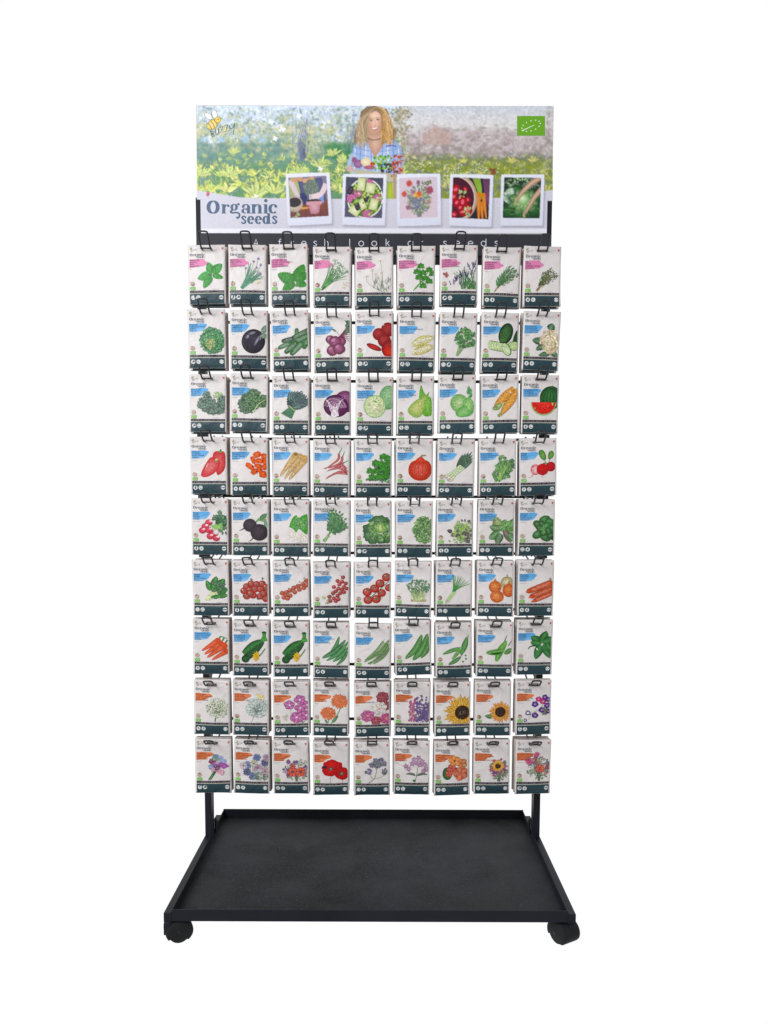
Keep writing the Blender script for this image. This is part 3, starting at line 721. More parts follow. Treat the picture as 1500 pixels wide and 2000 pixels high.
def p_rocket(A):
    for k in range(8):
        t = k / 7 - .5; ex, ey = 58 + t * 36 + U(-3, 3), 36 + abs(t) * 10 + t * 40 + U(-4, 4)
        A.stroke([(31, 86), (42 + t * 10, 68), (ex, ey)], 1.4, .9, jit(H('4f9a4a'), .15), H('9cc88c'))
        for i in range(8):
            q = .35 + .65 * i / 8; x = (1 - q) ** 2 * 31 + 2 * q * (1 - q) * (42 + t * 10) + q * q * ex; y = (1 - q) ** 2 * 86 + 2 * q * (1 - q) * 68 + q * q * ey; d = math.atan2(ey - 86, ex - 31)
            for s_ in (-.9, .9): A.leaf(x, y, U(6, 11), 4.4, d + s_ + U(-.2, .2), jit(random.choice([H('2f8038'), H('4a9a48'), H('276a34')]), .15), n=4)
        A.leaf(ex, ey, 8, 4, math.atan2(ey - 68, ex - 42), H('3c8c40'), n=5)
    A.stroke([(24, 95), (34, 82)], 7, 5, H('77a566'), H('a8c98f'), sm=False); A.stroke([(31, 78), (38, 84)], 1.4, 1.4, H('c9a070'), sm=False)
def p_butterhead(A):
    for x, y, rx, ry in ((36, 64, 17, 15), (54, 46, 22, 13), (73, 58, 11, 16), (68, 84, 15, 12), (42, 86, 14, 12), (30, 78, 11, 13), (56, 88, 12, 9)): c = jit(H('3f7a36'), .2); A.blob(x, y, rx, ry, dk(c, .7), lt(c, .18), .14, 20)
    for i in range(70):
        a = U(0, 6.3); q = U(9, 26); c = jit(random.choice([H('6fa84c'), H('4c8a38'), H('8fc066'), H('37702f')]), .15); x, y = 54 + q * math.cos(a), 68 + q * .85 * math.sin(a)
        A.blob(x, y, U(4, 8), U(3, 5), dk(c, .7), lt(c, .3), .2, 10, rot=a + 1.57)
    A.blob(56, 62, 12, 11, H('6fa048'), H('dfe8b0'), .12)
    for i in range(9): A.arc(56, 62, 11 - i * 1.1, 10 - i, i * 70, i * 70 + 110, .4, .8, H('7fae58'), 8)
    for i in range(12): a = U(0, 6.3); A.stroke([(56 + 9 * math.cos(a), 64 + 8 * math.sin(a)), (56 + 22 * math.cos(a + .2), 66 + 18 * math.sin(a + .2))], .7, .2, H('c8dfa4'), sm=False)
def p_oakleaf(A):
    clump(A, 62, 66, 24, 30, 330, 6, [H('6fa253'), H('5b8c44'), H('9cc67c')], 'curl', H('3f7034'))
def p_saladmix(A):
    clump(A, 58, 76, 21, 16, 60, 9, [H('8fb45a'), H('5f8f3c'), H('c0cf84'), H('4c2c3a'), H('5f3a44')], 'leaf', None)
    for i in range(26): A.stroke([(U(32, 76), U(72, 94)), (U(38, 76), U(56, 80)), (U(42, 76), U(46, 70))], .9, .6, jit(H('b2cc74')))
    clump(A, 60, 60, 16, 14, 34, 8, [H('7da250'), H('40303c'), H('98bc60')]); A.leaf(34, 72, 12, 9, 3.5, H('33262e')); clump(A, 60, 82, 14, 4, 12, 8, [H('402a38')])
    clump(A, 44, 92, 14, 3, 16, 6, [H('8fba58')])
def p_lettucemix(A):
    for x, y, l, w, a, c in ((48, 70, 34, 24, -1.9, '8fa85c'), (50, 72, 30, 20, -1.2, '5fa03c'), (66, 70, 34, 22, -1.0, '5c9a38'), (60, 74, 30, 26, .1, '66a63e'), (48, 74, 28, 20, 2.6, '4f8f3a'), (50, 76, 28, 18, 1.9, '3f7a30'), (54, 62, 26, 15, 2.9, '6a9a40'), (58, 68, 34, 15, 1.1, '6a5c3c'), (68, 78, 20, 16, .9, '4c8c34'), (46, 66, 22, 14, 3.4, '5a8c40'), (56, 60, 20, 12, -.6, '6cb040')):
        A.leaf(x, y, l, w, a, H(c), lt(H(c), .25), n=13, ser=.1)
def p_lambs(A):
    for x, y, rx, ry, r in ((44, 58, 13, 9, .6), (58, 46, 13, 9, -.3), (70, 52, 11, 9, .4), (74, 68, 10, 12, .2), (42, 80, 12, 9, -.6), (60, 86, 13, 9, .4), (72, 82, 9, 9, 0), (48, 66, 10, 7, .3), (62, 60, 10, 8, -.6), (66, 72, 10, 8, .5), (56, 76, 9, 7, -.3), (52, 56, 8, 6, .8)):
        c = jit(H('3c8a3c'), .2); A.ell(x, y, rx, ry, dk(c, .55), lt(c, .14), rot=r, off=(-.25, -.25)); a_ = math.atan2(y - 68, x - 57); A.stroke([(57, 68), (x + 4 * math.cos(a_), y + 4 * math.sin(a_))], .9, .3, H('8cc878'), sm=False)
    clump(A, 57, 67, 7, 6, 14, 6, [H('4f9a44'), H('6fb458')]); A.ell(76, 88, 4, 5, H('3c4a3a'))
def p_chard(A):
    for i in range(9): A.stroke([(28 + i * 1.4, 94 - abs(i - 4) * .5), (38 + i * 1.6, 78), (44 + i * 3, 66)], 2.4, 1.2, H('bcc88a'), H('eef0d0'))
    for x, y, l, w, a in ((42, 70, 26, 14, -2.0), (46, 66, 30, 18, -1.3), (52, 68, 32, 20, -.9), (54, 74, 26, 18, -.3), (56, 80, 22, 14, .1), (48, 74, 26, 15, -1.6), (40, 86, 30, 8, -.2), (46, 88, 26, 8, -.4)): A.leaf(x, y, l, w, a, jit(H('2f7a3c'), .14), H('6aa860'), n=13, ser=.12)
    clump(A, 58, 60, 15, 14, 50, 6, [H('2f7a3c'), H('3f9048'), H('276434')], 'curl')
def p_tomatoes(A):
    for i, (x, y) in enumerate(((32, 60), (42, 54), (54, 55), (66, 54), (74, 62), (26, 70), (38, 68), (50, 66), (62, 66), (76, 74), (32, 82), (46, 80), (62, 82), (74, 88), (68, 76), (40, 76))): tomato(A, x, y, 8.2)
    for x, y in ((42, 46), (66, 44), (24, 84), (56, 90)): A.leaf(x, y, 6, 2.4, U(-2, -1), H('384f2c')); A.leaf(x, y, 5, 2, U(-1, 0), H('384f2c'))
def p_vinetomato(A, c=H('e05a30'), r=5.4):
    P = [(20, 74), (28, 80), (30, 72), (38, 68), (38, 80), (48, 72), (46, 62), (56, 58), (58, 66), (66, 54), (68, 62), (74, 46), (76, 56), (24, 90 - 6), (32, 86)]
    A.stroke([(22, 80), (46, 68), (76, 40)], 1.2, .8, G3)
    for x, y in P: tomato(A, x, y, r, c)
    for i in range(5): A.leaf(24 + i * 11, 74 - i * 8, 5, 1.6, U(-2, 0), G3)
def p_cherry(A):
    A.stroke([(30, 88), (50, 66), (62, 38), (60, 28)], 1.4, .8, H('6a7a4c'))
    for x, y in ((66, 34), (54, 42), (64, 44), (72, 48), (58, 50), (68, 56), (46, 56), (56, 60), (64, 62), (74, 60), (50, 66), (60, 70), (68, 68), (44, 70), (54, 76), (36, 78), (46, 82), (56, 84), (38, 88), (50, 92 - 4)): tomato(A, x, y, 4.7, jit(H('cc3038'), .1), R() < .4)
    for i in range(8): A.leaf(30 + i * 5, 90 - i * 5, 7, 1.2, U(1, 3), H('5f7a4a'), n=3)
    A.ell(24, 80, 4, 4, H('c7cf9a')); A.ell(32, 92, 3, 3, H('a8b87a'))
def p_bigtomato(A):
    A.stroke([(36, 80), (56, 62), (76, 42)], 1.6, 1.2, H('3c6a3c')); A.stroke([(50, 68), (60, 84)], 1.2, 1, H('3c6a3c'), sm=False)
    for x, y, r in ((70, 34, 10), (76, 58, 9), (56, 48, 10), (44, 60, 10), (28, 68, 10), (60, 70, 9.5), (30, 86, 10), (48, 84, 10)): tomato(A, x, y, r, H('d83a28'))
def p_cressbox(A):
    bunch(A, 52, 92, 52, 58, 40, 30, .8, .6, [H('a9c07a'), H('8fae68')], bend=.9)
    A.rect(36, 86, 70, 92, H('c9c79a'), H('b9a988')); clump(A, 52, 58, 24, 15, 200, 4.4, [G3, G1, H('4d9a5c')], 'leaf'); bunch(A, 52, 90, 52, 70, 26, 30, .9, .7, [H('c0d492')], bend=1)
def p_springonion(A):
    for i in range(17):
        t = i / 16 - .5; ex = 56 + t * 42 + U(-2, 2); ey = 26 + abs(t) * 14 + (t + .5) * 22 + U(-5, 5)
        A.stroke([(33 + t * 4, 82), (43 + t * 9, 64), (ex, ey)], 2.3, .5, jit(H('3a8a48'), .3), jit(H('74b468'), .2))
    for i in range(5): A.stroke([(22 + i * 2.2, 92 - i * .6), (28 + i * 1.6, 84), (38 + i * 1.6, 70)], 2.2, 2, H('8fc064'), H('d4e6b4'))
    for i in range(12): A.stroke([(U(22, 32), 90), (U(18, 30), 97)], .5, .2, H('d8d4bc'), sm=False)
def p_onion(A):
    def on(x, y, rx, ry, c, c2): A.ell(x, y, rx, ry, c, c2, off=(-.2, -.2)); A.fan([(x - 4, y - ry * .82), (x - 1, y - ry * 1.35), (x + 1, y - ry * 1.35), (x + 4, y - ry * .82)], c, c2); [A.stroke([(x, y - ry), (x + rx * k, y), (x, y + ry)], .4, .3, dk(c, .9)) for k in (-.7, -.35, .35, .7)]
    on(66, 50, 14, 14, H('a99c6c'), H('ece2c8')); on(40, 60, 14, 14, H('c4703c'), H('efa870')); on(70, 68, 14, 15, H('c8683a'), H('eea06a')); on(44, 82, 15, 14, H('cc6c38'), H('f0b078'))
def p_carrots(A):
    for x, y in ((73, 50), (76, 64), (77, 58)): clump(A, x, y, 5, 5, 12, 6, [H('7f8f6a'), H('56704a')])
    for x, y, x1, y1, w in ((72, 52, 26, 70, 14), (74, 66, 32, 82, 13), (76, 76, 38, 92, 10)):
        sausage(A, x, y, x1, y1, w, H('e0662c'), .2); root(A, x1 + 2, y1, x1 - 8, y1 + 3, w * .62, H('dc6028'))
        for i in range(5): t = U(.1, .9); A.stroke([(x + (x1 - x) * t, y + (y1 - y) * t - w * .3), (x + (x1 - x) * t + 1, y + (y1 - y) * t)], .4, .2, H('a8481c'), sm=False)
def p_carrots2(A):
    for x, y, a in ((58, 47, -1), (66, 50, -.8), (72, 56, -1)): A.stroke([(x, y), (x + 4, y - 6), (x + 10, y - 5)], 3, 1.6, G1); A.stroke([(x - 2, y + 2), (x + 3, y - 9)], 2, 1, H('4f7a50'), sm=False)
    for x, y, x1, y1, w in ((56, 50, 22, 72, 15), (62, 56, 28, 80, 15), (70, 61, 34, 87, 16), (75, 74, 44, 93, 13)): root(A, x, y, x1, y1, w, H('e2622c'), True)
def p_courgette(A):
    A.stroke([(26, 90), (46, 72), (68, 48)], 8, 7, H('1f4a2a'), H('3c7040'), mid=10)
    A.ell(29, 88, 9, 9, H('1d4526'), H('3f7a48')); A.stroke([(24, 76), (44, 58), (64, 46)], 9, 8, H('26562e'), H('4f9050'), mid=9)
    for i in range(40): t = R(); A.ell(24 + 42 * t + U(-5, 5), 80 - 34 * t + U(-5, 5), .7, .4, H('8cb880'), n=5)
    A.stroke([(66, 46), (70, 38), (70, 28)], 9, 7, H('3f8a44'), H('62a85c')); A.ell(70, 27, 5, 3, H('2f6a38')); A.fan([(64, 38), (76, 40), (77, 46), (66, 48)], H('4f9a44'), H('6fb85c'))
    A.stroke([(58, 82), (64, 76), (72, 64)], 2.4, 2, H('6f9458')); 
    for i in range(6): A.leaf(58, 82, 14, 6, 2.2 + i * .42, jit(H('e8b02c'), .08), H('f6d860'))
def p_flatbeans(A):
    for x, y, x1, y1, w in ((58, 32, 38, 70, 8), (72, 40, 22, 80, 10), (78, 44, 30, 88, 9), (78, 56, 44, 90, 9), (77, 66, 52, 98, 7), (64, 50, 20, 82, 9)): pod(A, x, y, x1, y1, w, jit(H('3c8a48'), .16), .4)
def p_greenbeans(A):
    for x, y, x1, y1, b in ((70, 44, 24, 84, .3), (76, 38, 22, 88, .5), (64, 40, 28, 80, .2), (77, 48, 30, 92, .6), (78, 56, 42, 92, .5), (74, 42, 34, 93, .35)):
        c = jit(H('6aa23c'), .25); mx, my = (x + x1) / 2 + b * (y1 - y) * .2, (y + y1) / 2 - b * (x1 - x) * .2
        A.stroke([(x, y), (mx, my), (x1, y1)], 5.2, 3.2, dk(c, .5), lt(c, .25)); A.stroke([(x, y), (x + 3, y - 5)], 1, .5, c, sm=False)
def p_runner(A):
    for x, y, x1, y1, w in ((62, 34, 24, 88, 14), (74, 34, 40, 92, 16), (78, 40, 58, 88, 13)): pod(A, x, y, x1, y1, w, jit(H('4f9036'), .08), .5)
    A.stroke([(70, 35), (76, 33)], 2, 1, H('3c4a2c'), sm=False)
def p_peas(A):
    pod(A, 70, 34, 56, 74, 13, H('4f9a3c'), .1); pod(A, 58, 58, 16, 72, 9, H('5aa044'), -.2); pod(A, 58, 56, 36, 84, 8, H('6fae50'), .1); pod(A, 56, 78, 28, 96, 9, H('4f9440'), .2)
    for i in range(6): A.ell(38 + i * 3.2, 80 - i * 4, 1.9, 1.9, H('8cc26a'), H('b4dc90'), n=9)
    for x, y in ((66, 76), (67, 84), (60, 90), (57, 74)): A.ell(x, y, 2.2, 2.2, H('4c8a38'), H('7cb45c'), n=10)
    A.stroke([(70, 34), (74, 28)], 1.5, .8, G1, sm=False); A.leaf(66, 34, 9, 2, .1, G2)
def p_sugarsnap(A):
    pod(A, 66, 44, 44, 92, 15, H('6cb23c'), -.2); pod(A, 62, 64, 22, 72, 13, H('62a83a'), .3); pod(A, 78, 62, 62, 74, 11, H('579a38'), .1); A.ell(44, 73, 12, 2.4, H('346a24'), rot=-.1)
    A.stroke([(62, 44), (66, 34), (68, 32)], 2, 1, G1); A.stroke([(70, 56), (76, 46), (78, 44)], 2, 1, H('5c7a44'))
def p_spinach(A):
    for x, y, l, w, a in ((56, 56, 30, 22, -2.5), (56, 54, 30, 22, -1.2), (58, 54, 30, 20, -.4), (58, 58, 28, 18, .5), (54, 58, 36, 20, 1.9), (60, 58, 36, 18, 1.1), (66, 56, 32, 18, .9), (54, 56, 24, 16, 3.3)): A.leaf(x, y, l, w, a, jit(H('2c6e3c'), .13), H('5fa060'), n=9); 
    A.stroke([(40, 60), (30, 62), (26, 68)], 3, 1.4, H('2c5a38'))
def p_umbel(A, c1, c2, stem=True):
    for i in range(260):
        a = U(0, 6.3); q = math.sqrt(R()); x, y = 54 + 27 * q * math.cos(a), 64 + 23 * q * math.sin(a)
        if i % 2: A.stroke([(54, 74), (x, y)], .35, .3, c2, sm=False)
        A.blob(x, y, 1.9, 1.6, jit(c1, .08), lt(c1, .4), .3, 7)
        if i % 3 == 0: A.blob(x + 1, y + 1, 1.2, .9, jit(H('56704c'), .3), None, .4, 6)
def p_whiteflower(A): A.stroke([(48, 97), (50, 84), (54, 72)], 3, 1.6, H('5f8a5c')); p_umbel(A, H('d3d6c2'), H('9aab88'))
def p_ammi(A):
    A.stroke([(42, 98), (46, 88), (52, 72)], .9, .7, H('5c6a5c')); p_umbel(A, H('c3d0cb'), H('7f9890'))
    for x, y in ((64, 36), (56, 34), (60, 40), (66, 42)): A.ell(x, y, 4.5, 2.6, H('e6d48a'), H('f2e8b8'), rot=U(-1, 1))
def p_pinkflower(A):
    for x, y in ((40, 54), (62, 46), (62, 64), (54, 84), (72, 80), (76, 56)): A.stroke([(x, y), (x + 2, 84), (66, 98)], .6, .7, H('6a7a5a'))
    for x, y, r in ((37, 55, 13), (60, 43, 13), (76, 56, 12), (61, 62, 13), (52, 84, 16), (74, 80, 14)): flower(A, x, y, r, 5, H('c468a8'), H('f2dce8'), .18, .95, .85)
    for x, y in ((24, 84), (30, 80), (28, 88)): A.ell(x, y, 4, 3, H('c9c0b4'), H('e2dcd2'), rot=U(-1, 1))
def p_calendula(A):
    A.stroke([(42, 98), (56, 76), (66, 50)], 2, 1.6, G1); A.stroke([(36, 96), (34, 78)], 1.4, 1.2, G1, sm=False); A.leaf(44, 96, 22, 7, -.9, G1); A.leaf(34, 98, 12, 5, -2.2, G1)
    for x, y, r in ((60, 46, 20), (35, 74, 18)):
        for rr, n in ((r, 26), (r * .75, 22), (r * .5, 16)): flower(A, x, y, rr, n, H('e8803a'), H('c86428'), .3, .26, .85)
def p_cosmos(A):
    for x, y, r, c, cc in ((64, 36, 15, 'a02438', 'c04a5c'), (70, 56, 13, '9c2438', 'c04a5c'), (48, 90, 12, 'a82c4c', 'd0607c'), (56, 62, 17, 'e8e0da', 'e08c4c'), (72, 86, 14, 'c84a88', 'e8a03c'), (30, 78, 15, 'c85f9c', 'e4a04c')): flower(A, x, y, r, 8, H(c), H(cc), .16, .8, .95)
def p_larkspur(A):
    for i in range(9):
        x = 36 + i * 5; t = random.choice([30, 40, 50]) + abs(i - 5) * 3; c = H(['b0507c', 'c06a90', 'a84c80', '6a4690', '54408c', '8c4c94', '4c3c88', '6a4c9c', '7c3c74'][i])
        A.stroke([(x - 2, 96), (x, t)], .6, .4, H('7a8a6a'), sm=False)
        for j in range(26): q = R(); A.blob(x + U(-1, 1) * (1 + 3 * q), t + (94 - t) * q, 2.5, 2.2, jit(c, .25), lt(c, .25), .3, 7)
def p_sunflower(A, x, y, r, rc, cy=H('e6b22c')):
    for rr, n in ((r, 24), (r * .88, 22), (r * .7, 18)): flower(A, x, y, rr, n, jit(cy, .08), H('4a3324'), .4, .2)
    A.ell(x, y, rc, rc, H('5f3a20')); A.ell(x, y, rc * .86, rc * .86, H('2c2420'), H('40382c'))
    for i in range(60): a = U(0, 6.3); q = math.sqrt(R()) * rc * .95; A.ell(x + q * math.cos(a), y + q * math.sin(a), .8, .8, jit(H('6a4a30'), .3), n=5)
def p_sun1(A): p_sunflower(A, 62, 72, 40, 17)
def p_sun2(A): A.leaf(40, 84, 18, 10, 3.3, G1); p_sunflower(A, 57, 72, 25, 12, H('e8a232'))
def p_morning(A):
    A.stroke([(30, 92), (36, 78), (56, 66), (70, 40)], .9, .7, H('7a8a6a'))
    for x, y, r, c in ((52, 44, 7, 'c83c84'), (62, 50, 8, 'c03c78'), (66, 40, 7, '5c3c94'), (74, 46, 7, '54388c'), (44, 56, 8, '5f3c98'), (72, 60, 8, '54388c'), (60, 70, 8, '5a3a90'), (44, 82, 7.5, '5a3a90'), (74, 74, 7, '4c3484')):
        A.blob(x, y, r, r * .85, H(c), lt(H(c), .12), .08, 14, lobes=5); A.ell(x, y, r * .3, r * .25, H('d8a0c8'), n=8)
    for x, y, r in ((28, 76, 6), (22, 93, 4)): A.blob(x, y, r, r, H('6a4a90'), lt(H('6a4a90'), .1), .1, 10); A.blob(x, y, r * .55, r * .55, H('e6e0ea'), None, .1, 8)
    for i in range(5): A.leaf(66, 74, 10, 5, U(0, 6), H('5f7048'))
def p_sweetpea(A):
    A.stroke([(30, 97), (38, 84), (44, 76)], 3, 4, H('4f8a4a')); A.stroke([(34, 97), (42, 84), (48, 74)], 2, 3, H('3f7040'))
    for x, y, c in ((46, 40, '6a7ab0'), (56, 44, 'a8b4d8'), (62, 52, '9aa4d0'), (36, 52, '7c2a58'), (42, 58, '93386c'), (52, 58, 'b49ac4'), (58, 62, '9c4c9c'), (66, 64, 'a64ca4'), (36, 66, '8fa4cc'), (42, 74, 'd09cb4'), (52, 72, 'dc9cb8'), (58, 78, 'e0a8bc'), (48, 66, '7a3a70'), (46, 48, '7c9a8c')):
        for i in range(4): A.blob(x + U(-3, 3), y + U(-3, 3), U(4, 7), U(3, 5.5), jit(H(c), .14), lt(H(c), .3), .2, 10, rot=U(0, 3))
def p_nigella(A):
    for i in range(40): x = U(40, 76); A.stroke([(x, 94), (x + U(-3, 3), 80), (x + U(-6, 6), 62)], .6, .4, jit(H('6f8a72'), .2))
    for x, y, c in ((32, 60, '6a84b4'), (52, 42, '6078ac'), (70, 54, '4c5484'), (54, 66, 'b88cac'), (70, 74, 'd0a8bc'), (30, 76, '4c5488'), (42, 86, '6a78a8'), (74, 42, 'c098b0'), (56, 78, 'd2d0d4'), (22, 62, 'd8c8d0'), (46, 56, 'c8c4b0')): flower(A, x, y, 9.5, 12, H(c), dk(H(c), .35), .25, .4)
    clump(A, 62, 86, 14, 8, 50, 5, [H('7a9478'), H('5f7a60')])
def bouquet(A, cx, cy, rx, ry, pal, n, big, stem=True):
    if stem: bunch(A, cx, 97, cx, cy, 18, rx, 1.2, .8, [H('5f7a4a'), H('4a6a40')])
    clump(A, cx, cy + 4, rx, ry, 130, 5, [H('6a8456'), H('4c6a44'), H('8c9c74')])
    for i in range(n):
        a = U(0, 6.3); q = math.sqrt(R()); c = H(random.choice(pal)); flower(A, cx + rx * q * math.cos(a), cy + ry * q * math.sin(a), U(2.5, 5), 6, c, dk(c, .6), .3, .6)
    for x, y, r, c, cc, m in big: flower(A, x, y, r, m, H(c), H(cc), .3, .7 if m < 10 else .3)
def p_mix1(A): bouquet(A, 53, 66, 28, 23, ['6a4c94', '8c3c84', '5c54a0', 'c0b4c8', '9aa4b8', 'c8ccb0'], 42, ((45, 74, 12, 'e4583c', '5c2a1c', 7), (63, 74, 12, 'ea603c', '5c2a1c', 7), (46, 60, 6, 'd8503c', '5c2a1c', 6)))
def p_poppy(A):
    A.stroke([(38, 98), (40, 82), (42, 70)], .6, .6, H('4c4a3c')); A.stroke([(66, 98), (66, 88)], .6, .6, H('4c4a3c'), sm=False)
    for x, y, rx, ry in ((44, 62, 24, 19), (38, 70, 17, 12), (64, 76, 17, 15), (42, 54, 14, 12)): A.blob(x, y, rx, ry, H('c0242c'), H('e2423c'), .09, 20)
    for x, y in ((40, 64), (64, 76)):
        for i in range(9): A.leaf(x, y, 7, 2.4, i * .7, H('2c1c24'), n=4)
        A.ell(x, y, 2.6, 2.6, H('8c8a5c'), H('b8b88c'), n=10)
    A.blob(26, 60, 5, 3.4, H('3c3448'), None, .2, 9)
def p_phacelia(A):
    A.stroke([(32, 98), (46, 86), (52, 60)], 1.6, 1, H('8c9070')); A.stroke([(46, 88), (64, 82), (70, 70)], 1, .8, H('8c9070')); A.stroke([(44, 90), (38, 82), (34, 72)], 1, .8, H('8c9070')); A.stroke([(50, 66), (46, 56)], 1, .8, H('8c9070'), sm=False)
    for x, y in ((50, 46), (60, 44), (42, 54), (66, 52), (32, 70), (68, 70), (54, 54)): clump(A, x, y, 7, 6.5, 26, 5, [H('7f749c'), H('a298bc'), H('5f5a6c'), H('6a7a60')], 'blob')
def p_soapwort(A):
    A.stroke([(48, 98), (52, 80), (54, 62)], 1.5, 1.1, H('6a6a58')); A.leaf(50, 82, 24, 6, 3.7, H('5c6a5c'), bend=-1); A.leaf(52, 82, 26, 6, -.5, H('5c6a5c'), bend=1); A.ell(46, 94, 3, 3, G1)
    for x, y in ((46, 44), (56, 40), (64, 48), (52, 52), (60, 56), (42, 54), (34, 66), (28, 60), (70, 56), (74, 66), (68, 70)): flower(A, x, y, 6.5, 5, H('b98ab0'), H('d8b8cc'), .2, .65)
def p_nasturtium(A):
    A.ell(30, 76, 11, 15, H('3c6a40'), H('5c8c58')); A.leaf(46, 66, 14, 10, .2, G3)
    for x, y, r, c, cc in ((40, 64, 11, 'd05030', 'a83020'), (34, 76, 9, 'd4522c', 'a83020'), (62, 52, 13, 'd88440', '9c4020'), (60, 76, 18, 'e07848', 'c05030'), (46, 46, 14, 'e89a34', '8c3820')): flower(A, x, y, r, 5, H(c), H(cc), .2, .95, .9)
def p_mix2(A):
    bouquet(A, 57, 66, 21, 22, ['b83c84', 'c84c94', '6a4494', 'a83c5c', 'cc5060', '8c9c70'], 46, ()); p_sunflower(A, 54, 60, 14, 6.5)
def p_mix3(A): bouquet(A, 54, 62, 27, 24, ['b08c78', '8c8c9c', 'c86c50', '6a6a8c', 'b4b08c', '9c5c6c'], 46, ((48, 35, 7, 'd84c8c', 'b03c70', 12), (30, 50, 9, 'd8488c', 'b03c70', 12), (56, 68, 10, 'e8643c', '8c2c20', 8), (74, 64, 7, 'b04c54', '7c2c30', 8)))

